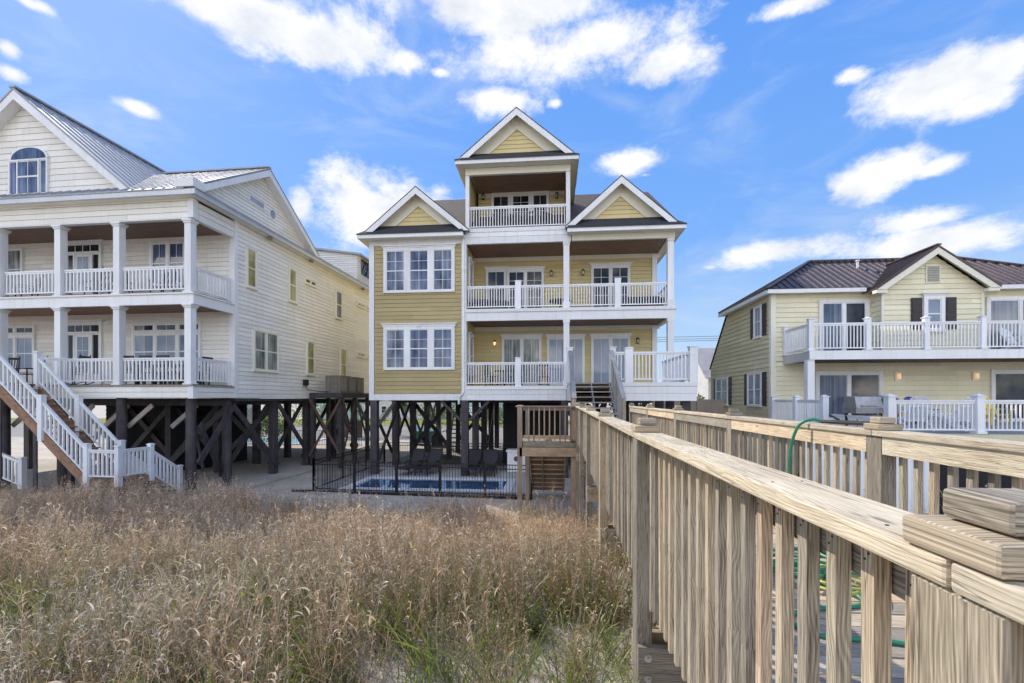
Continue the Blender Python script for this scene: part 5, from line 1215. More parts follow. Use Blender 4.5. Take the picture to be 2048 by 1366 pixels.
# ---- condenser platform
def condensers():
    T = thing('condenser_platform', 'black timber platform on tall braced legs beside the white house, carrying the air conditioners', 'platform', LO, LR, local=True)
    x0, x1, y0, y1, z = .06, 1.75, 7.3, 10.6, 3.85
    m = MB(); m.box(x0, x1, y0, y1, z-.05, z); m.box(x0, x1, y0-.05, y0-.002, z-.27, z-.03); m.box(x1+.002, x1+.05, y0-.05, y1, z-.27, z-.03); m.build('deck', M['pile'], T)
    for x in (x0+.1, x1-.08):
        for y in (y0+.08, (y0+y1)/2, y1-.08): m = MB(); m.box(x-.09, x+.09, y-.09, y+.09, -.2, z-.06); m.build('leg', M['pile'], T)
    for a, b in (((x1+.03, y0+.1, 3.5), (x1+.03, (y0+y1)/2, .5)), ((x1+.03, (y0+y1)/2, 3.5), (x1+.03, y1, .5)), ((x1-.02, y0+.1, .5), (x1-.02, (y0+y1)/2, 3.5)), ((x0, y0-.03, 3.5), (x1, y0-.03, .6)), ((x0, y0-.08, .6), (x1, y0-.08, 3.5))):
        m = MB(); m.beam(a, b, .05, .12); m.build('brace', M['pilebrown'], T)
    m = MB(); m.box(x0-.02, x0+.14, 6.7, 6.95, 4.2, 4.5); m.tube([(x0+.05, 6.85, 4.2), (x0+.1, 6.9, 4.0), (x0+.5, 7.3, 3.9), (x0+.9, 7.5, 3.9)], .02); m.build('disconnect_box', M['blackplastic'], T)
    m = MB(); m.box(x1-.5, x1-.2, y1-.6, y1-.45, 1.3, 2.3); m.build('meter_box', M['bronze'], T)
    for k, (y, lab) in enumerate(((7.95, 'nearest grey-brown air conditioner on the black platform beside the white house'), (8.95, 'middle grey-brown air conditioner on the black platform beside the white house'), (9.95, 'farthest grey-brown air conditioner on the black platform beside the white house'))):
        c, s_ = math.cos(LR), math.sin(LR); lx_, ly_ = 1.15, y
        t = thing('air_conditioner', lab, 'air conditioner', (LO[0]+c*lx_-s_*ly_, LO[1]+s_*lx_+c*ly_, z+.004), LR, 'air conditioners on the platform', local=True)
        m = MB(); w = .40; h = .88; m.box(-w, w, -w, w, 0, .06); m.box(-w, w, -w, w, h-.07, h)
        for a in (-w+.03, w-.03):
            for b in (-w+.03, w-.03): m.box(a-.03, a+.03, b-.03, b+.03, .061, h-.071)
        m.box(-w+.05, w-.05, -w+.05, w-.05, .061, h-.071); m.cyl((0,0,h), (0,0,h+.03), .3, .28, 16); m.build('case', M['bronze'], t)
        m = MB()
        for i in range(9):
            u = -w+.09+i*.077
            m.box(u-.012, u+.012, -w-.005, -w+.04, .08, h-.09); m.box(w-.04, w+.005, u-.012, u+.012, .08, h-.09)
        m.build('louver', M['louver'], t)
condensers()

# ---- rocking chairs and dining chairs on the porches
def rocking_chair(label, loc, rot, group=None):
    t = thing('rocking_chair', label, 'rocking chair', loc, rot, group, local=True); B_ = M['blackplastic']
    m = MB(); [m.box(-.25, .25, -.24+k*.07, -.185+k*.07, .42, .44) for k in range(7)]; m.build('seat', B_, t)
    m = MB()
    for x in (-.25, .25): m.beam((x, .24, .40), (x, .42, 1.15), .04, .04); m.cyl((x, .42, 1.15), (x, .435, 1.21), .022, .012, 6)
    for k in range(6): x = -.19+k*.076; m.beam((x, .27, .52), (x, .40, 1.05), .028, .02)
    m.beam((-.25, .41, 1.09), (.25, .41, 1.09), .03, .10); m.beam((-.25, .27, .52), (.25, .27, .52), .03, .05); m.build('backrest', B_, t)
    for x in (-.27, .27):
        m = MB(); m.beam((x, -.30, .66), (x, .33, .67), .06, .025); m.beam((x, -.22, .06), (x, -.22, .65), .035, .035); m.build('armrest', B_, t)
        m = MB(); m.tube([(x, -.45, .10), (x, -.25, .045), (x, 0, .025), (x, .3, .05), (x, .55, .13)], .018, 6); m.build('rocker', B_, t)
        m = MB(); m.beam((x, .24, .05), (x, .25, .42), .035, .035); m.build('leg', B_, t)
    return t
def lw(x, y, z): c, s_ = math.cos(LR), math.sin(LR); return (LO[0]+c*x-s_*y, LO[1]+s_*x+c*y, z)
rg = 'black rocking chairs on the porches of the white house'
base = rocking_chair('black rocking chair at the top of the stair of the white house, lower porch', lw(-8.9, .9, 4.06), R(35), rg)
for lab, x, y, z, r in (('black rocking chair beside the first column right of the stair top, lower porch', -7.9, .95, 4.06, -10),
    ('black rocking chair in front of the entry door, lower porch of the white house', -5.9, .9, 4.06, -75), ('black rocking chair at the far left of the lower porch', -10.4, 1.0, 4.06, 30),
    ('leftmost black rocking chair on the upper porch of the white house', -9.6, 1.0, 7.36, 10), ('black rocking chair beside the upper entry door', -5.0, 1.0, 7.36, -80),
    ('black rocking chair on the upper porch, left of the last column pair', -3.9, 1.0, 7.36, 60), ('black rocking chair under the shuttered window of the upper porch', -2.3, 1.1, 7.36, 0), ('black rocking chair left of the upper entry door', -8.4, 1.2, 7.36, -20)):
    copy_tree(base, lw(x, y, z), LR+R(r), lab)
t = thing('dining_table', 'dark long dining table on the lower porch of the white house', 'table', lw(-2.0, 1.05, 4.06), LR, local=True)
m = MB(); m.box(-1.0, 1.0, -.42, .42, .70, .75); m.build('table_top', M['blackplastic'], t)
for a in (-.9, .9):
    for b in (-.35, .35): m = MB(); m.box(a-.04, a+.04, b-.04, b+.04, 0, .70); m.build('leg', M['blackplastic'], t)
def dining_chair(label, loc, rot, group):
    t = thing('dining_chair', label, 'chair', loc, rot, group, local=True); B_ = M['blackplastic']
    m = MB(); m.box(-.23, .23, -.22, .22, .43, .47); m.build('seat', B_, t)
    m = MB(); m.beam((-.22, .22, .45), (-.23, .30, 1.02), .035, .035); m.beam((.22, .22, .45), (.23, .30, 1.02), .035, .035); m.beam((-.24, .30, 1.0), (.24, .30, 1.0), .03, .10); [m.beam((-.15+k*.075, .24, .5), (-.15+k*.075, .29, .98), .03, .015) for k in range(5)]; m.build('backrest', B_, t)
    for a in (-.2, .2):
        for b in (-.19, .19): m = MB(); m.box(a-.02, a+.02, b-.02, b+.02, 0, .43); m.build('leg', B_, t)
    return t
g = 'black dining chairs around the long porch table'
b0 = dining_chair('black dining chair at the dark long table, leftmost on the railing side', lw(-2.8, .5, 4.06), LR+math.pi, g)
for lab, x, y, r in (('black dining chair in the middle of the railing side of the long table', -2.1, .5, 180), ('black dining chair at the right of the railing side of the long table', -1.4, .5, 180), ('black dining chair at the left of the wall side of the long table', -2.7, 1.65, 0), ('black dining chair at the right of the wall side of the long table', -1.4, 1.65, 0), ('black dining chair at the right head of the long table', -.65, 1.05, -90)):
    copy_tree(b0, lw(x, y, 4.06), LR+R(r), lab)
# furniture of the ochre house porches
g = 'patterned chairs on the ochre house porches'
for lab, x, y, z, r in (('black chair at the left of the tower balcony', -2.5, 21.6, F3, 150), ('black chair left of the middle of the tower balcony', -1.9, 21.9, F3, 200), ('black chair right of the middle of the tower balcony', -.9, 21.6, F3, 160), ('black chair at the right of the tower balcony', -.4, 21.8, F3, 210),
    ('black chair at the left of the lower porch table of the ochre house', -2.9, 21.5, F1, 130), ('black chair at the right of the lower porch table of the ochre house', -1.7, 21.4, F1, 210), ('black chair beside the lower porch column of the ochre house', -.4, 21.9, F1, 170)):
    o = copy_tree(b0, (x, y, z), R(r), lab); o['group'] = g
def low_table(label, loc, r=.5, h=.45):
    t = thing('round_table', label, 'table', loc, 0, local=True); m = MB(); m.cyl((0,0,h-.04), (0,0,h), r, n=20); m.build('table_top', M['blackplastic'], t); m = MB(); m.cyl((0,0,0), (0,0,h-.04), .05, .05, 8); m.cyl((0,0,0), (0,0,.03), .25, .2, 12); m.build('leg', M['blackplastic'], t); return t
low_table('low round black table beside the upper porch column of the ochre house', (.35, 21.5, F2), .55, .5); low_table('round black dining table on the lower porch of the ochre house', (-2.3, 21.7, F1), .5, .74); low_table('round dark table on the tower balcony', (-1.4, 21.7, F3), .4, .7)
def sofa(label, loc, rot):
    t = thing('outdoor_sofa', label, 'sofa', loc, rot, local=True); m = MB(); m.box(-.8, .8, -.35, .35, .12, .40); m.box(-.8, .8, .25, .40, .401, .78); m.box(-.85, -.72, -.35, .249, .401, .6); m.box(.72, .85, -.35, .249, .401, .6); m.build('frame', M['blackplastic'], t); m = MB(); m.box(-.7, -.01, -.33, .24, .402, .5); m.box(.01, .7, -.33, .24, .402, .5); m.build('cushion', M['sling'], t)
sofa('low dark outdoor sofa at the right end of the upper porch of the ochre house', (4.3, 21.9, F2), 0); sofa('low dark outdoor sofa at the left end of the upper porch of the ochre house', (-3.0, 21.9, F2), R(15))
# ================================================================ the cream house on the right
rh = thing('cream_house', 'cream two-storey shingled house with dark brown metal hip roof and white balcony', 'house', (16, 23, .6))
def right_house():
    T = rh; YF_ = 20.7; X0 = 9.48; X1 = 23.3; zb = 2.2; ze = 8.10; yb = 20.1
    fr = front(YF_); R4 = lambda a, b, c, d: [(a, c), (b, c), (b, d), (a, d)]
    def wall(pl, poly, mat=M['cream'], ex=.21, name='wall'): m = MB(); m.lap(pl, poly, ex, .026); return m.build(name, mat, T)
    wall(fr, R4(X0+.17, X1, zb, 5.15)); wall(fr, R4(X0+.17, 13.54, 5.16, ze)); wall(fr, R4(17.42, X1, 5.16, ze))
    wall(front(yb), [(13.54, 5.3), (17.42, 5.3), (17.42, 8.05), (15.48, 9.48), (13.54, 8.05)][:5]); wall(left(13.54), R4(yb+.02, YF_, 5.3, ze)); wall(right(17.42), R4(yb+.02, YF_, 5.3, ze))
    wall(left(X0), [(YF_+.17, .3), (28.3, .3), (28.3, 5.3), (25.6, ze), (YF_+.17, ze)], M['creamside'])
    m = MB(); m.box(X0-.05, X0+.165, YF_-.045, YF_+.165, .3, ze-.035); m.build('corner_board', M['offwhite'], T)
    m = MB(); m.pbox(front(yb), 13.53, 13.64, 5.3, 8.05, -.05, .035); m.build('corner_board', M['offwhite'], T); m = MB(); m.pbox(front(yb), 17.32, 17.43, 5.3, 8.05, -.05, .035); m.build('corner_board', M['offwhite'], T)
    m = MB(); m.box(X1, X1+.1, YF_, 28, .3, ze); m.box(X0, X1, 28, 28.1, .3, 5); m.build('wall', M['creamside'], T)
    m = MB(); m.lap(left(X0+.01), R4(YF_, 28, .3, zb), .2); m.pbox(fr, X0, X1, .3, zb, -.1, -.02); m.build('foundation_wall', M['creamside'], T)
    # hip roof
    e0, e1, ey0, ey1, zr, yr, xa, xb_ = 9.15, 23.7, 20.32, 26.1, 10.15, 23.2, 12.36, 19.0
    zz = ze+.12
    m = MB(); th = .06
    m.slab([(e0, ey0, zz), (e1, ey0, zz), (xb_, yr, zr), (xa, yr, zr)], th); m.slab([(e0, ey1, zz), (e1, ey1, zz), (xb_, yr, zr), (xa, yr, zr)], th)
    m.slab([(e0, ey0, zz), (e0, ey1, zz), (xa, yr, zr)], th); m.slab([(e1, ey0, zz), (e1, ey1, zz), (xb_, yr, zr)], th)
    sl = (zr-zz)/(yr-ey0)
    x = e0+.25
    while x < e1-.2:      # ribs up the front slope, cut by the hips
        t = min(1, (x-e0)/(xa-e0), (e1-x)/(e1-xb_)); m.beam((x, ey0, zz+.02), (x, ey0+(yr-ey0)*t, zz+.02+(zr-zz)*t), .035, .04); x += .305
    y = ey0+.25
    while y < ey1-.1:
        t = min(1, (y-ey0)/(yr-ey0), (ey1-y)/(ey1-yr)); m.beam((e0, y, zz+.02), (e0+(xa-e0)*t, y, zz+.02+(zr-zz)*t), .035, .04); y += .305
    for a, b in (((e0, ey0, zz), (xa, yr, zr)), ((xa, yr, zr), (xb_, yr, zr)), ((e1, ey0, zz), (xb_, yr, zr)), ((e0, ey1, zz), (xa, yr, zr))): m.beam(Vector(a)+Vector((0,0,.05)), Vector(b)+Vector((0,0,.05)), .16, .05)
    # rear slope running down to the ground floor
    m.slab([(X0-.05, 25.75, 8.18), (X1, 25.75, 8.18), (X1, 28.45, 5.35), (X0-.05, 28.45, 5.35)], .05)
    m.build('roof', M['brownroof'], T)
    # bay gable roof
    gx, gz_, gh = 15.48, 9.72, 2.32; gy = 19.75; gs = (gz_-8.06)/gh
    m = MB()
    for s_ in (-1, 1):
        xe = gx+s_*gh; m.slab([(xe, gy, 8.06), (gx, gy, gz_), (gx, 23.0, gz_), (xe, 23.0, 8.06)], .06); seams(m, (xe, gy+.05, 8.07), (xe, 22.6, 8.07), (gx, gy+.05, gz_), (gx, 22.6, gz_), 10, .035, .04)
    m.beam((gx, gy-.02, gz_+.04), (gx, 22.8, gz_+.04), .18, .05); m.build('gable_roof', M['brownroof'], T)
    m = MB()
    for s_ in (-1, 1):
        xe = gx+s_*(gh-.01); m.slab([(xe, gy+.02, 8.0), (gx, gy+.02, gz_-.07), (gx, gy+.02, gz_-.33), (xe-s_*.34, gy+.02, 7.98)], .03, (0,1,0)); m.slab([(xe-s_*.1, gy+.05, 8.0), (gx, gy+.05, gz_-.1), (gx, yb, gz_-.1), (xe-s_*.1, yb, 8.0)], .015)
        m.box(min(xe, xe-s_*.42), max(xe, xe-s_*.42), gy+.06, yb-.03, 7.86, 7.99)
    m.build('rake_board', M['offwhite'], T)
    m = MB(); m.box(e0, 13.1, ey0-.02, ey0+.08, ze-.06, ze+.10); m.build('gutter', M['white'], T); m = MB(); m.box(17.9, e1, ey0-.02, ey0+.08, ze-.06, ze+.10); m.build('gutter', M['white'], T); m = MB(); m.box(e0-.02, e0+.08, ey0+.085, ey1, ze-.06, ze+.10); m.build('gutter', M['white'], T)
    m = MB(); m.box(e0+.08, 13.5, ey0+.085, YF_-.03, ze-.03, ze); m.build('soffit', M['offwhite'], T); m = MB(); m.box(17.5, e1, ey0+.085, YF_-.03, ze-.03, ze); m.build('soffit', M['offwhite'], T); m = MB(); m.box(e0+.085, X0-.03, YF_, ey1, ze-.03, ze); m.build('soffit', M['offwhite'], T)
    m = MB(); m.cyl((14.0, 22.3, 9.3), (14.0, 22.3, 9.85), .05, n=8); m.cyl((14.0, 22.3, 9.86), (14.0, 22.3, 9.93), .08, n=8); m.build('vent_pipe', M['white'], T)
    # gable vent, bay window and shutters
    bp = front(yb)
    sc = lambda x: x*20.1/20.7
    m = MB(); m.pbox(bp, 15.22, 15.78, 8.28, 9.02, 0, .05); o = m.build('gable_vent', M['offwhite'], T)
    m = MB()
    for k in range(9): m.pbox(bp, 15.28, 15.72, 8.34+k*.07, 8.385+k*.07, .05, .07)
    m.build('louver', M['vent'], o)
    window(T, bp, 15.12, 15.92, 6.30, 7.76, 1, 1, 1, .14, .06, M['glassblue'])
    for a in (14.66, 15.96): m = MB(); m.pbox(bp, a, a+.42, 6.38, 7.68, 0, .05); m.pbox(bp, a+.06, a+.36, 6.46, 6.98, .051, .062); m.pbox(bp, a+.06, a+.36, 7.08, 7.6, .051, .062); m.build('shutter', M['shutter'], T)
    def sl_(x0, x1, z0, z1, g): return window(T, fr, x0, x1, z0, z1, 2, 1, 1, .14, 0, g, gap=.12, split=False, name='sliding_door', sill=False)
    sl_(11.40, 13.42, 5.42, 7.78, [M['glassdeep'], M['glassdark']]); sl_(18.0, 20.6, 5.42, 7.78, [M['glassdeep'], M['glassdark']])
    sl_(11.25, 13.97, 2.6, 4.72, [M['glassdeep'], M['glassdark']]); sl_(18.18, 21.0, 2.6, 4.75, [M['glassdark'], M['glassdeep']])
    for x in (14.57, 17.6):
        m = MB(); m.pbox(fr, x-.12, x+.12, 4.30, 4.68, 0.02, .06); o = m.build('wall_sconce', M['offwhite'], T); m = MB(); c = fr.p(x, 0, .13); m.cyl((c[0], c[1], 4.38), (c[0], c[1], 4.60), .06, n=12); m.build('sconce_glass', M['sconce'], o)
    # side windows (left wall)
    sp = left(X0)
    def swin(y0, y1, z0, z1, l=1):
        window(T, sp, y0, y1, z0, z1, l, 2 if l == 1 else 1, 2, .07, 0, M['glassblue'], gap=.06)
        for a in (y0-.42, y1+.05): m = MB(); m.pbox(sp, a, a+.38, z0+.02, z1-.02, 0, .05); m.build('shutter', M['shutter'], T)
    swin(21.55, 22.30, 6.36, 7.82); swin(25.5, 27.3, 3.2, 4.72, 2); swin(21.55, 23.0, 3.2, 4.76, 2)
    # balcony
    f2 = 5.43; yd = 18.6
    m = MB(); m.box(9.97, X1, yd+.06, YF_-.02, f2-.1, f2-.06); m.box(9.97, X1, yd+.06, YF_-.02, 5.07, 5.10); m.build('balcony_floor', M['pilebrown'], T)
    m = MB(); m.box(9.93, X1, yd, yd+.055, 5.06, f2-.03); m.build('fascia', M['white'], T); m = MB(); m.box(9.93, 9.965, yd+.06, YF_, 5.02, f2-.05); m.build('fascia', M['gutter'], T)
    px_ = [10.0, 12.1, 14.19, 16.17, 18.2, 20.3, 22.4]
    for a, b in zip(px_[:-1], px_[1:]): railing(T, (a+.06, yd+.1), (b-.06, yd+.1), f2-.03, f2-.03, 1.08, .125, bs=.032, cap=70)
    railing(T, (10.0, yd+.2), (10.0, YF_-.1), f2-.03, f2-.03, 1.08, .125, bs=.032, cap=80)
    def post(x, y, z, h=1.22, w=.085):
        m = MB(); m.box(x-w, x+w, y-w, y+w, z, z+h); m.box(x-w-.03, x+w+.03, y-w-.03, y+w+.03, z+.001, z+.07); m.box(x-w-.03, x+w+.03, y-w-.03, y+w+.03, z+h+.001, z+h+.03)
        i0 = z+h+.031; q = w; m.hexa([(x-q,y-q,i0),(x+q,y-q,i0),(x+q,y+q,i0),(x-q,y+q,i0),(x-.02,y-.02,i0+.05),(x+.02,y-.02,i0+.05),(x+.02,y+.02,i0+.05),(x-.02,y+.02,i0+.05)]); m.build('newel_post', M['whiterail'], T)
    for x in px_: post(x, yd+.1, f2-.03)
    post(10.0, YF_-.12, f2-.03)
    for x in (10.02, 23.0): m = MB(); m.box(x-.13, x+.13, yd+.06, yd+.32, 2.56, 5.06); m.build('column', M['white'], T)
    # lower deck
    f1 = 2.58; y0 = 13.5
    m = MB(); yy = y0
    while yy < YF_-.1: m.box(9.3, 26, yy, yy+.138, f1-.035, f1); yy += .146
    m.build('deck_boards', M['greywood'], T)
    m = MB(); m.box(9.3, 26, y0-.045, y0-.003, f1-.28, f1-.02); m.box(9.255, 9.297, y0-.045, YF_, f1-.28, f1-.02); m.build('deck_skirt', M['creamside'], T)
    m = MB(); m.box(9.5, 26, y0+.3, y0+.35, .2, f1-.3); m.build('underdeck_shade', M['cellar'], T)  # dark sheet standing in for the shade under the deck
    xs = [9.38, 11.66, 14.0, 16.4]
    for a, b in zip(xs[:-1], xs[1:]): railing(T, (a+.1, y0+.1), (b-.1, y0+.1), f1, f1, .93, .115, bs=.03, cap=100)
    for x in xs: post(x, y0+.1, f1, 1.02, .095)
    for y in (16.7, 18.5, 20.35): post(9.4, y, f1, 1.02, .095)
    railing(T, (9.4, 16.8), (9.4, 18.4), f1, f1, .93, .115, bs=.03); railing(T, (9.4, 18.6), (9.4, 20.25), f1, f1, .93, .115, bs=.03)
    railing(T, (9.5, 14.0), (9.5, 16.4), f1-.42, f1-.42, .86, .115, bs=.03)
right_house()
def adirondack(label, mat, loc, rot, group=None, nm_='adirondack_chair'):
    t = thing(nm_, label, 'chair', loc, rot, group, local=True)
    m = MB()
    for k in range(7):
        x = -.24+k*.08; h = 1.0-abs(k-3)**2*.022; m.slab([(x-.034, .12, .33), (x+.034, .12, .33), (x*1.15+.036, .12+h*.36, .33+h*.72), (x*1.15-.036, .12+h*.36, .33+h*.72)], .02, (0,.9,-.4))
    m.beam((-.3, .34, .75), (.3, .34, .75), .03, .06); m.build('backrest', mat, t)
    m = MB(); [m.slab([(-.27, -.35+k*.085, .40-k*.018), (.27, -.35+k*.085, .40-k*.018), (.27, -.275+k*.085, .385-k*.018), (-.27, -.275+k*.085, .385-k*.018)], .02) for k in range(6)]; m.build('seat', mat, t)
    for x in (-.33, .33):
        m = MB(); m.box(x-.06, x+.06, -.42, .32, .56, .585); m.build('armrest', mat, t)
        m = MB(); m.beam((x*.95, -.33, 0), (x*.95, -.33, .56), .03, .09, (0,1,0)); m.build('leg', mat, t); m = MB(); m.beam((x*.92, -.38, .36), (x*.92, .55, .04), .03, .1); m.build('leg', mat, t)
    return t
Z1 = 2.582
g = 'adirondack chairs on the lower deck'
adirondack('orange adirondack chair against the cream wall, right of the grill', M['orange'], (12.95, 18.9, Z1), R(-12), g)
adirondack('navy blue adirondack chair against the cream wall', M['blue'], (13.75, 18.4, Z1), R(5), g)
adirondack('yellow adirondack chair against the cream wall', M['yellow'], (16.45, 18.6, Z1), R(-5), g)
adirondack('left white slatted chair near the lower deck railing', M['whiterail'], (11.0, 15.0, Z1), R(165), g)
adirondack('right white slatted chair near the lower deck railing', M['whiterail'], (12.35, 15.1, Z1), R(190), g)
adirondack('white chair behind the upper balcony railing of the cream house', M['whiterail'], (18.5, 19.9, 5.41), R(20), g)
t = thing('side_table', 'low white slatted table between the two white deck chairs', 'table', (11.7, 15.2, Z1), local=True)
m = MB(); [m.box(-.25, .25, -.25+k*.085, -.18+k*.085, .45, .47) for k in range(6)]; m.build('table_top', M['whiterail'], t)
for a in (-.2, .2):
    for b in (-.2, .2): m = MB(); m.box(a-.02, a+.02, b-.02, b+.02, 0, .45); m.build('leg', M['whiterail'], t)
def grill():
    t = thing('barbecue_grill', 'large tarnished stainless steel barbecue grill with open square hood on the lower deck', 'grill', (10.15, 15.5, Z1+.02), R(8), local=True); S = M['steel']
    m = MB(); m.box(-.75, .15, -.28, .28, .48, .64); m.hexa([(-.75,-.30,.645),(.15,-.30,.645),(.15,.28,.645),(-.75,.28,.645),(-.73,-.20,1.0),(.13,-.20,1.0),(.13,.2,1.02),(-.73,.2,1.02)]); m.build('barrel', S, t)
    m = MB(); m.beam((-.6, -.34, .74), (0, -.34, .74), .03, .03); m.build('handle', M['bolt'], t)
    m = MB(); m.box(.16, .62, -.3, .3, .48, .52); m.box(.16, .20, -.3, .3, .521, .93); m.box(.58, .62, -.3, .3, .521, .93); m.box(.16, .62, .26, .3, .521, .93)
    m.hexa([(.13,-.33,.93),(.65,-.33,.93),(.65,.33,.93),(.13,.33,.93),(.24,-.2,1.05),(.54,-.2,1.05),(.54,.2,1.05),(.24,.2,1.05)]); m.build('hood', S, t)
    m = MB(); m.box(.205, .575, -.2, .255, .53, .92); m.build('firebox', M['cellar'], t); m = MB(); m.box(.64, 1.0, -.25, .25, .62, .66); m.box(.64, 1.0, -.27, -.25, .5, .7); m.build('side_shelf', M['woodlight'], t)
    for a in (-.65, .5):
        for b in (-.22, .22): m = MB(); m.box(a-.03, a+.03, b-.03, b+.03, 0, .5); m.build('leg', M['shutter'], t)
    m = MB(); m.cyl((.1, 0, .02), (.1, 0, .42), .16, n=14); m.build('gas_bottle', M['farteal'], t)
grill()

# ---- white vinyl fence and neighbouring bits seen between the rails
def vinyl_fence():
    t = thing('vinyl_fence', 'white vinyl privacy fence panels beyond the boardwalk below the cream house deck', 'fence', (7.6, 12.6, .9))
    for k in range(2):
        a = 6.6+k*1.6; m = MB(); x = a+.08
        while x < a+1.5: m.box(x, x+.15, 12.58, 12.61, .6, 2.35); x += .155
        m.box(a+.05, a+1.6, 12.55, 12.64, 2.352, 2.42); m.build('fence_panel', M['whiterail'], t)
        m = MB(); m.box(a-.06, a+.06, 12.52, 12.66, .5, 2.55); m.build('fence_post', M['whiterail'], t)
vinyl_fence()
def tan_fence():
    t = thing('tan_fence', 'tan board privacy fence between the ochre house and the cream house', 'fence', (7.5, 25, 0))
    m = MB(); x = 5.6
    while x < 11.5: m.box(x, x+.14, 26.0, 26.025, 0, 3.75-.25); x += .147
    m.build('fence_panel', M['tan'], t)
    for x in (5.6, 8.0, 10.4): m = MB(); m.box(x-.06, x+.06, 25.9, 25.99, 0, 3.55); m.build('fence_post', M['tan'], t)
tan_fence()
# ================================================================ background houses, trees, wires
def far_house(name, label, x0, x1, y0, y1, z1, zr, wmat, rmat, nwin=3, storeys=2):
    t = thing(name, label, 'house', ((x0+x1)/2, (y0+y1)/2, 0))
    m = MB(); m.box(x0, x1, y0, y1, 0, z1); ym = (y0+y1)/2
    m.slab([(x0, y0, z1), (x0, y1, z1), (x0, ym, zr)], .1, (1,0,0)); m.slab([(x1, y0, z1), (x1, y1, z1), (x1, ym, zr)], .1, (-1,0,0)); m.build('wall', wmat, t)
    m = MB(); m.slab([(x0-.4, y0-.5, z1-.1), (x1+.4, y0-.5, z1-.1), (x1+.4, ym, zr+.1), (x0-.4, ym, zr+.1)], .12); m.slab([(x0-.4, y1+.5, z1-.1), (x1+.4, y1+.5, z1-.1), (x1+.4, ym, zr+.1), (x0-.4, ym, zr+.1)], .12); m.build('roof', rmat, t)
    pl = front(y0); h = z1/storeys
    for s_ in range(storeys):
        for k in range(nwin):
            c = x0+(k+.5)*(x1-x0)/nwin; z = s_*h+.9; window(t, pl, c-.55, c+.55, z, z+1.4, 1, 1, 1, .1, 0, M['glassdark'])
    m = MB(); m.pbox(pl, (x0+x1)/2-2.0+.0, (x0+x1)/2-1.0, 0.02, 2.1, 0, .06); m.build('door', M['white'], t)
    return t
far_house('teal_house', 'pale teal house across the street, seen between the piles of the ochre house', -17, -8, 76, 84, 6.5, 9, M['farteal'], M['farroof'])
far_house('pale_house', 'pale grey-roofed house across the street, left of the teal one', -31, -20, 78, 86, 4.2, 7.0, M['farwall'], M['farroof'], 4, 1)
far_house('beige_house', 'beige house with light metal roof behind the white house', -62, -46, 60, 68, 4.5, 7.5, M['farwall'], M['gutter'], 4, 1)
far_house('green_gabled_house', 'pale green house farther left across the street', -42, -34, 74, 80, 5.5, 8.5, M['farteal'], M['gutter'], 3, 2)
far_house('white_cottage', 'white cottage with grey roof far behind, between the ochre and cream houses', 14.5, 24, 44, 52, 5.6, 8.6, M['farwall'], M['farroof'], 4, 2)
far_house('grey_house', 'grey-roofed house across the street behind the cream house', 30, 44, 74, 82, 6.5, 10, M['farwall'], M['farroof'], 4, 2)

LEAF = []
def leaf_mesh(name, quads, cols, mat):
    """quads: (n,4,3) array, cols (n,3)"""
    n = len(quads); me = bpy.data.meshes.new(name)
    me.vertices.add(n*4); me.vertices.foreach_set('co', quads.reshape(-1).astype(np.float32))
    me.loops.add(n*4); me.loops.foreach_set('vertex_index', np.arange(n*4, dtype=np.int32))
    me.polygons.add(n); me.polygons.foreach_set('loop_start', np.arange(0, n*4, 4, dtype=np.int32)); me.polygons.foreach_set('loop_total', np.full(n, 4, dtype=np.int32))
    me.update(calc_edges=True)
    at = me.attributes.new('tint', 'FLOAT_COLOR', 'POINT'); c = np.ones((n, 4, 4), dtype=np.float32); c[:, :, :3] = cols[:, None, :]; at.data.foreach_set('color', c.ravel())
    me.materials.append(mat); return me
def leaf_cloud(n, fn, size, c0, c1, r):
    p = fn(n, r); a = r.normal(size=(n, 3)); a /= np.linalg.norm(a, axis=1)[:, None]; b = np.cross(a, r.normal(size=(n, 3))); b /= np.linalg.norm(b, axis=1)[:, None]
    s = size*r.uniform(.6, 1.4, (n, 1)); q = np.stack([p-a*s, p-b*s*.45, p+a*s, p+b*s*.45], 1)
    t = r.uniform(0, 1, (n, 1)); col = np.array(c0)*(1-t)+np.array(c1)*t
    return q, col
def shrub(name, label, x, y, w, h, c0, c1, n=1500, size=.09, group=None, cat='shrub', z0=0):
    r = np.random.default_rng(abs(hash((round(x*10), round(y*10)))) % 99999)
    t = thing(name, label, cat, (x, y, z0), local=True, group=group)
    cl = [(r.uniform(-w*.4, w*.4), r.uniform(-w*.35, w*.35), r.uniform(h*.3, h*.8), r.uniform(.25, .5)*w) for _ in range(9)]
    def fn(n, r):
        i = r.integers(0, len(cl), n); c = np.array(cl)[i]; v = r.normal(size=(n, 3)); v /= np.linalg.norm(v, axis=1)[:, None]; rad = c[:, 3:]*r.uniform(.5, 1.05, (n, 1)); p = c[:, :3]+v*rad*np.array([1, 1, .7]); p[:, 2] = np.clip(p[:, 2], .05, None); return p
    q, col = leaf_cloud(n, fn, size, c0, c1, r); o = bpy.data.objects.new('foliage', leaf_mesh('foliage', q, col, M['leaf'])); COL.objects.link(o); o.parent = t
    m = MB(); 
    for k in range(4): a = k*1.6; m.cyl((0, 0, 0), (math.cos(a)*w*.25, math.sin(a)*w*.25, h*.5), .04, .02, 5)
    m.build('stem', M['bark'], t)
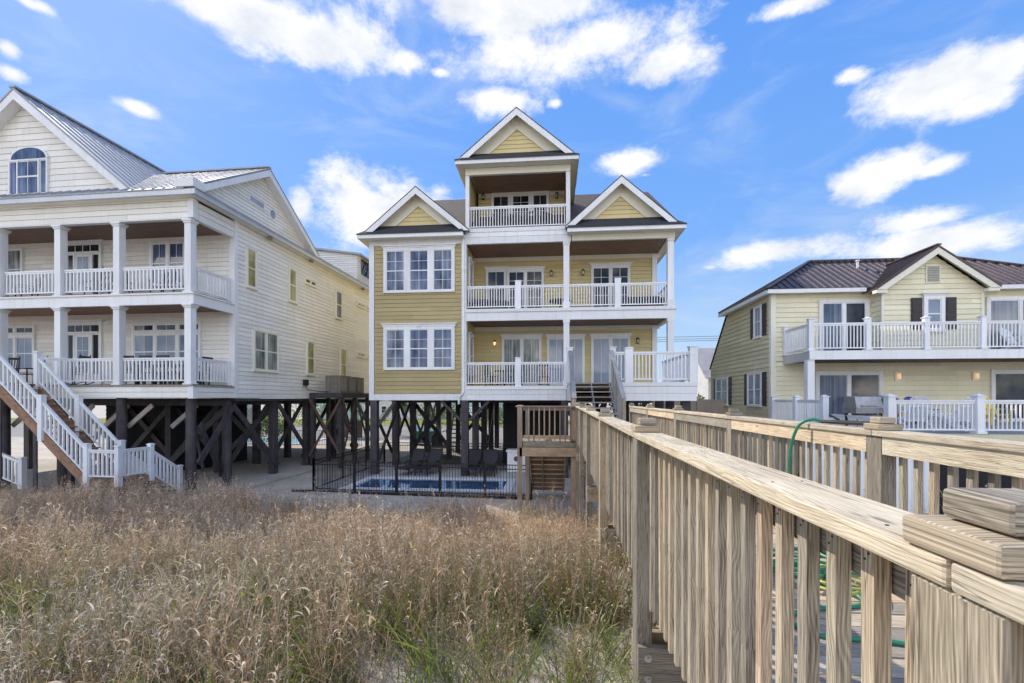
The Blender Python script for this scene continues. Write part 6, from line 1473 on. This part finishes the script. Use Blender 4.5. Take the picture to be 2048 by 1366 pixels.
def palm(label, x, y, h, s=1.0, z0=0):
    r = np.random.default_rng(int(abs(x*31+y*7))); t = thing('palm_tree', label, 'palm', (x, y, z0), local=True)
    m = MB(); pts = [(.12*math.sin(k*.7)*s, .05*k, h*k/8) for k in range(9)]; m.tube(pts, [(.2-.008*k)*s*(1+.08*(k % 2)) for k in range(9)], 9); m.build('trunk', M['bark'], t)
    qs = []; top = np.array(pts[-1])
    for f in range(26):
        az = r.uniform(0, 6.28); up = r.uniform(-.5, 1.2); L_ = r.uniform(1.3, 1.9)*s
        pv = None
        for k in range(14):
            u = k/13; d = L_*u; p = top+np.array([math.cos(az)*d*.9, math.sin(az)*d*.9, up*d*.8-u*u*1.1*s])
            if pv is not None:
                for sg in (-1, 1):
                    sd__ = np.array([-math.sin(az), math.cos(az), 0])*sg; tip = p+sd__*(.45*s*(1-u*.7))+np.array([math.cos(az)*.18, math.sin(az)*.18, -.22*s])
                    qs.append([pv, p, tip, tip+np.array([0, 0, .01])])
            pv = p
    q = np.array(qs); tt = r.uniform(0, 1, (len(q), 1)); col = np.array([.05, .10, .02])*(1-tt)+np.array([.20, .26, .06])*tt
    o = bpy.data.objects.new('fronds', leaf_mesh('fronds', q, col, M['leaf'])); COL.objects.link(o); o.parent = t
palm('tall palm beyond the piles, right of the lounger piles across the street', -10.4, 60, 6.2, 1.2); palm('palm with rough trunk across the street beside the taller palm', -7.9, 60, 5.4, 1.2)
palm('bright green palm behind the white house near the turquoise pool', -28.5, 37, 3.6, 1.3); palm('short palm behind the white house, right of the turquoise pool', -19.0, 40, 3.4, 1.3); palm('small palm behind the condenser platform', -14.6, 42, 3.2, 1.2)
g = 'shrubs beyond the houses'
for (x, y, w, h, lab) in ((-14.2, 62, 5, 3.6, 'round green shrub across the street under the ochre house'), (-24.5, 38.0, 3.4, 2.6, 'yellow-green shrub beside the neighbouring pool'), (-33, 60, 7, 3.4, 'wide shrub across the street behind the white house'), (-18, 64, 3, 2.6, 'small shrub on the lawn across the street'), (9.9, 33.5, 3.4, 4.0, 'green shrub behind the tan fence, right'), (6.0, 31, 3, 3.7, 'bright green shrub behind the front deck piles'), (3.0, 31, 3, 3.6, 'green shrub seen under the right deck wing'), (-8, 64, 4, 2.5, 'low shrub in front of the teal house'), (-49, 56, 8, 4, 'large shrub beside the beige house')):
    shrub('shrub', lab, x, y, w, h, (.06, .10, .02), (.26, .32, .07), 1800, .13, g)
def wires():
    t = thing('utility_line', 'thin utility wires strung between two poles behind the houses', 'power line', (8, 46, 0))
    for x in (-78, 70): m = MB(); m.cyl((x, 46, 0), (x, 46, 12), .16, .12, 8); m.box(x-.05, x+.05, 44.8, 47.2, 10.8, 10.95); m.build('pole', M['bark'], t)
    for dy, z in ((-.9, 10.9), (0, 10.6), (.9, 10.9)): m = MB(); m.tube([(-78+148*k/20, 46+dy, z-1.6*(1-(2*k/20-1)**2)+.1) for k in range(21)], .02, 5); m.build('wire', M['iron'], t)
wires()
def neighbour_pool():
    m = MB(); m.box(-29.5, -19.5, 33.5, 38.5, -.1, .07); t = tag(m.build('turquoise_pool', M['coping'], base=(-24.5, 36, 0)), 'turquoise swimming pool behind the white house', 'pool'); OFF[t.name] = Vector((-24.5, 36, 0))
    m = MB(); m.box(-29, -20, 34, 38, .0, .085); m.build('water', M['poolcyan'], t)
    t = thing('rear_pool_fence', 'black iron picket fence of the turquoise pool behind the white house', 'fence', (-24, 32.6, 0)); m = MB(); m.beam((-31, 32.6, 1.15), (-14, 32.6, 1.15), .03, .03); m.beam((-31, 32.6, .1), (-14, 32.6, .1), .03, .03); m.build('fence_rail', M['iron'], t)
    m = MB(); [m.box(-31+k*.13-.009, -31+k*.13+.009, 32.59, 32.61, .05, 1.15) for k in range(131)]; tag(m.build('picket', M['iron'], t), kind='stuff')
    t = thing('rear_stair', 'brown stair with white railing behind the white house', 'stairs', (-24, 31.8, 0))
    m = MB(); m.box(-23.6, -21.6, 31.0, 32.4, 1.55, 1.75); m.beam((-26.2, 31.7, .2), (-23.6, 31.7, 1.7), .9, .2); m.build('landing', M['tread'], t); railing(t, (-23.6, 31.0), (-21.6, 31.0), 1.75, 1.75, 1.0, .15, bs=.05, posts=(0, 1)); railing(t, (-26.2, 31.0), (-23.6, 31.0), .25, 1.75, 1.0, .15, bs=.05, posts=(0,))
neighbour_pool()

# ================================================================ the dry dune grass
def dune_grass():
    r = np.random.default_rng(11)
    def strips(P, Wd, C):
        """P: (n,k,3) centre lines, Wd: (n,k) half widths, C: (n,3); ribbons facing random sides"""
        n, k, _ = P.shape; d = np.gradient(P, axis=1); sv = r.normal(size=(n, 1, 3)); s = np.cross(d, sv); s /= (np.linalg.norm(s, axis=2)[:, :, None]+1e-9)
        A = P-s*Wd[:, :, None]; B = P+s*Wd[:, :, None]
        q = np.stack([A[:, :-1], B[:, :-1], B[:, 1:], A[:, 1:]], 2).reshape(-1, 4, 3); return q, np.repeat(C, k-1, 0)
    tan = np.array([[.46,.36,.235],[.56,.46,.32],[.36,.265,.165],[.64,.56,.43],[.44,.30,.18],[.34,.30,.21],[.55,.50,.41]]); grn = np.array([[.14,.19,.035],[.24,.30,.05],[.09,.13,.04],[.32,.38,.07]])
    temps = []
    for v in range(14):
        Q, Cc = [], []
        ns = 7
        h = r.uniform(.55, 1.05, ns); base = r.normal(0, .07, (ns, 2)); lean = r.normal(0, .16, (ns, 2)); u = np.linspace(0, 1, 7)
        P = np.zeros((ns, 7, 3)); P[:, :, 0] = base[:, :1]+lean[:, :1]*u**1.7*h[:, None]+r.normal(0, .006, (ns, 7)); P[:, :, 1] = base[:, 1:]+lean[:, 1:]*u**1.7*h[:, None]+r.normal(0, .006, (ns, 7)); P[:, :, 2] = h[:, None]*u
        C = tan[r.integers(0, 7, ns)]*r.uniform(.55, 1.15, (ns, 1)); q, c = strips(P, np.linspace(.0026, .0009, 7)[None].repeat(ns, 0), C); Q.append(q); Cc.append(c); C_s = C
        # curled dead leaves along the stems
        nl = ns*11; si = r.integers(0, ns, nl); t = r.beta(1.8, 1.1, nl); idx = t*6; i0 = np.clip(idx.astype(int), 0, 5); f = (idx-i0)[:, None]; p0 = P[si, i0]*(1-f)+P[si, i0+1]*f
        az = r.uniform(0, 6.28, nl); L_ = r.uniform(.02, .10, nl)*r.uniform(.6, 1.2, nl); curl = r.uniform(.3, 3.6, nl); th0 = r.uniform(.7, 1.55, nl); k = 5; pts = [p0]; a = th0.copy(); p = p0.copy()
        for j in range(k):
            p = p+np.stack([np.cos(az)*np.cos(a), np.sin(az)*np.cos(a), np.sin(a)], 1)*(L_/k)[:, None]; a = a-curl/k; pts.append(p)
        PL = np.stack(pts, 1); wd = np.array([.0018, .0034, .0036, .0030, .0018, .0005])[None]*r.uniform(.6, 1.6, (nl, 1)); C = np.where(r.uniform(size=(nl, 1)) < .14, np.array([[.70,.64,.55]]), C[si]*r.uniform(.5, 1.5, (nl, 1))); q, c = strips(PL, wd, C); Q.append(q); Cc.append(c)
        # fine side twigs near the tops
        nt_ = 26; si = r.integers(0, ns, nt_); i0 = r.integers(3, 6, nt_); p0 = P[si, i0]; az = r.uniform(0, 6.28, nt_); L_ = r.uniform(.05, .2, nt_); k = 4; pts = [p0]; p = p0.copy(); a = r.uniform(.9, 1.45, nt_)
        for j in range(k): p = p+np.stack([np.cos(az)*np.cos(a), np.sin(az)*np.cos(a), np.sin(a)], 1)*(L_/k)[:, None]; a = a-r.uniform(-.15, .3, nt_); pts.append(p)
        q, c = strips(np.stack(pts, 1), np.array([.0011,.001,.0009,.0007,.0003])[None].repeat(nt_, 0), C_s[si]*1.15); Q.append(q); Cc.append(c)
        # arching long blades
        nb = 7; az = r.uniform(0, 6.28, nb); L_ = r.uniform(.4, .9, nb); a = r.uniform(1.1, 1.5, nb); cu = r.uniform(.5, 1.6, nb); p = np.stack([r.normal(0, .06, nb), r.normal(0, .06, nb), np.zeros(nb)], 1); pts = [p]
        for j in range(6): p = p+np.stack([np.cos(az)*np.cos(a), np.sin(az)*np.cos(a), np.sin(a)], 1)*(L_/6)[:, None]; a = a-cu/6; pts.append(p)
        C = tan[r.integers(0, 6, nb)]*r.uniform(.9, 1.3, (nb, 1)); q, c = strips(np.stack(pts, 1), np.array([.0022,.0026,.0026,.0022,.0018,.001,.0004])[None].repeat(nb, 0), C); Q.append(q); Cc.append(c)
        Q_, C_ = np.concatenate(Q), np.concatenate(Cc); zm = Q_[:, :, 2].mean(1, keepdims=True); temps.append((Q_, C_*np.clip(.50+.72*zm, .5, 1.15)))  # colour darkens towards the base: shade inside the clump put into the tint
    greens = []
    for v in range(6):
        nb = 12; az = r.uniform(0, 6.28, nb); L_ = r.uniform(.2, .55, nb); a = r.uniform(1.0, 1.5, nb); cu = r.uniform(.3, 1.3, nb); p = np.stack([r.normal(0, .06, nb), r.normal(0, .06, nb), np.zeros(nb)], 1); pts = [p]
        for j in range(5): p = p+np.stack([np.cos(az)*np.cos(a), np.sin(az)*np.cos(a), np.sin(a)], 1)*(L_/5)[:, None]; a = a-cu/5; pts.append(p)
        C = grn[r.integers(0, 4, nb)]*r.uniform(.8, 1.2, (nb, 1)); q, c = strips(np.stack(pts, 1), np.array([.003,.0045,.0045,.004,.003,.0008])[None].repeat(nb, 0), C)
        n2 = 40; pp = r.normal(0, .12, (n2, 3)); pp[:, 2] = np.abs(pp[:, 2])*1.6; q2, c2 = leaf_cloud(n2, lambda n, rr: pp, .013, (.14, .18, .03), (.34, .36, .06), r)
        greens.append((np.concatenate([q, q2]), np.concatenate([c, c2])))
    def lump(x, y): return .5+.5*math.sin(x*1.3+1.1*math.sin(y*.9))*math.cos(y*1.1+.7*math.sin(x*.6))
    QA, CA = [], []
    def put(tp, x, y, s, hs=1.0, dz=-.03, tint=(1, 1, 1)):
        q, c = tp; a = r.uniform(0, 6.28); ca, sa = math.cos(a), math.sin(a); o = np.empty_like(q)
        o[..., 0] = (q[..., 0]*ca-q[..., 1]*sa)*s+x; o[..., 1] = (q[..., 0]*sa+q[..., 1]*ca)*s+y; o[..., 2] = q[..., 2]*s*hs+gz(x, y)+dz
        QA.append(o.astype(np.float32)); CA.append((c*np.array(tint)).astype(np.float32))
    def sow(n, x0f, x1f, y0, y1, dens, green, dest):
        k = 0; tries = 0
        while k < n and tries < n*20:
            tries += 1; y = math.sqrt(r.uniform(y0*y0, y1*y1)); x = r.uniform(x0f(y), x1f(y))
            if r.uniform() > dens(x, y)*(.35+.65*smooth(.5+1.6*math.sin(x*2.3+1.7*math.sin(y*1.9))*math.sin(y*2.1+x*.7))): continue
            L_ = lump(x, y); k += 1
            hh = (.60+.42*L_)*r.uniform(.68, 1.18)
            if y > 9.5: hh *= 1-.16*smooth((y-9.5)/3.5) if x > -7.5 else 1.25
            red = lump(x*.7+3, y*.8); back = smooth((y-4)/6); bo = 1+.35*back; tint = ((1+.12*red+.07*back)*bo, (1-.04*red-.03*back)*bo, (1-.16*red-.10*back)*bo)  # far grass lightened in its tint against the house shadow
            g_ = green(x, y)
            if r.uniform() < g_: put(greens[r.integers(0, 6)], x, y, r.uniform(.7, 1.3), 1.0)
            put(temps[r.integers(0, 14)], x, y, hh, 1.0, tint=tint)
    def dl(x, y):
        d = 1.0
        if y < 4.6 and x > -.9: d *= .14+.86*smooth((y-3.2)/1.3)          # bare sand near the walk
        if y > 11: d *= max(0, 1-(y-11)/3.0)
        return max(d, .0)
    gr = lambda x, y: (.95*math.exp(-((x+1.2)**2/2.6+(y-5.2)**2/5))+.45*math.exp(-((x+5.5)**2/9+(y-5)**2/5))+.26)
    sow(5400, lambda y: -1.42*y-.6, lambda y: .62, 2.1, 13.8, dl, gr, 0)
    sow(260, lambda y: 2.25, lambda y: 8.2, 3.0, 13, lambda x, y: .8 if y > 4 else .4, lambda x, y: .4, 0)
    sow(420, lambda y: .75, lambda y: 2.2, 3.6, 13, lambda x, y: .9, lambda x, y: .3, 0)
    # low understory of green and brown tangles
    for k in range(2600):
        y = math.sqrt(r.uniform(4.4, 110)); x = r.uniform(-1.42*y-.4, .45)
        if r.uniform() > dl(x, y): continue
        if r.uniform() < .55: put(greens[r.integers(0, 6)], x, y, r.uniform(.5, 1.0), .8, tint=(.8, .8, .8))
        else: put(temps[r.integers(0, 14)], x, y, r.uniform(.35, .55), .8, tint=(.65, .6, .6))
    # a few taller wisps against the yard
    for x, y in ((-7.9, 11.6), (-7.2, 11.9), (-8.5, 12.0), (-4.9, 10.6), (-3.3, 10.2), (-2.1, 10.4), (-.9, 10.8), (-5.9, 11.0), (-10.5, 11.8), (-12.2, 11.9)):
        for k in range(3): put(temps[r.integers(0, 14)], x+r.normal(0, .12), y+r.normal(0, .12), r.uniform(1.05, 1.3))
    for k in range(150):
        x = r.uniform(-16, .2); y = r.uniform(9.2, 12.6) if x > -7 else r.uniform(10, 13.2)
        put(temps[r.integers(0, 14)], x, y, r.uniform(.85, 1.35), 1.1, tint=(1.25, 1.12, 1.0))
    # sparse shoots on the bare sand
    for k in range(150):
        y = r.uniform(2.4, 4.6); x = r.uniform(-.9, .5); put(greens[r.integers(0, 6)], x, y, r.uniform(.3, .9))
        if k % 3 == 0: put(temps[r.integers(0, 14)], x, y, r.uniform(.3, .6))
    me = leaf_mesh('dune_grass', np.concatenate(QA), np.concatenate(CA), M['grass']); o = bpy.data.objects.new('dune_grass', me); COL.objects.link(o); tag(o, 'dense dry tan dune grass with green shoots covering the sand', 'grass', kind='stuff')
    # litter of dead stems on the ground
    n = 9000; y = np.sqrt(r.uniform(4, 150, n)); x = r.uniform(-1, 1, n)*0+(-1.4*y+r.uniform(0, 1, n)*(1.4*y+.6)); z = np.array([gz(a, b) for a, b in zip(x, y)])+.012
    a = r.uniform(0, 6.28, n); L_ = r.uniform(.04, .2, n); w = r.uniform(.001, .003, n)
    d = np.stack([np.cos(a)*L_, np.sin(a)*L_, r.normal(0, .015, n)], 1); s = np.stack([-np.sin(a)*w, np.cos(a)*w, 0*a], 1); p = np.stack([x, y, z], 1)
    q = np.stack([p-s, p+d-s*.4, p+d+s*.4, p+s], 1); c = tan[r.integers(0, 6, n)]*r.uniform(.5, 1.1, (n, 1)); o = bpy.data.objects.new('grass_litter', leaf_mesh('grass_litter', q, c, M['grass'])); COL.objects.link(o); tag(o, 'dead grass litter lying on the sand between the stems', 'grass litter', kind='stuff')
dune_grass()
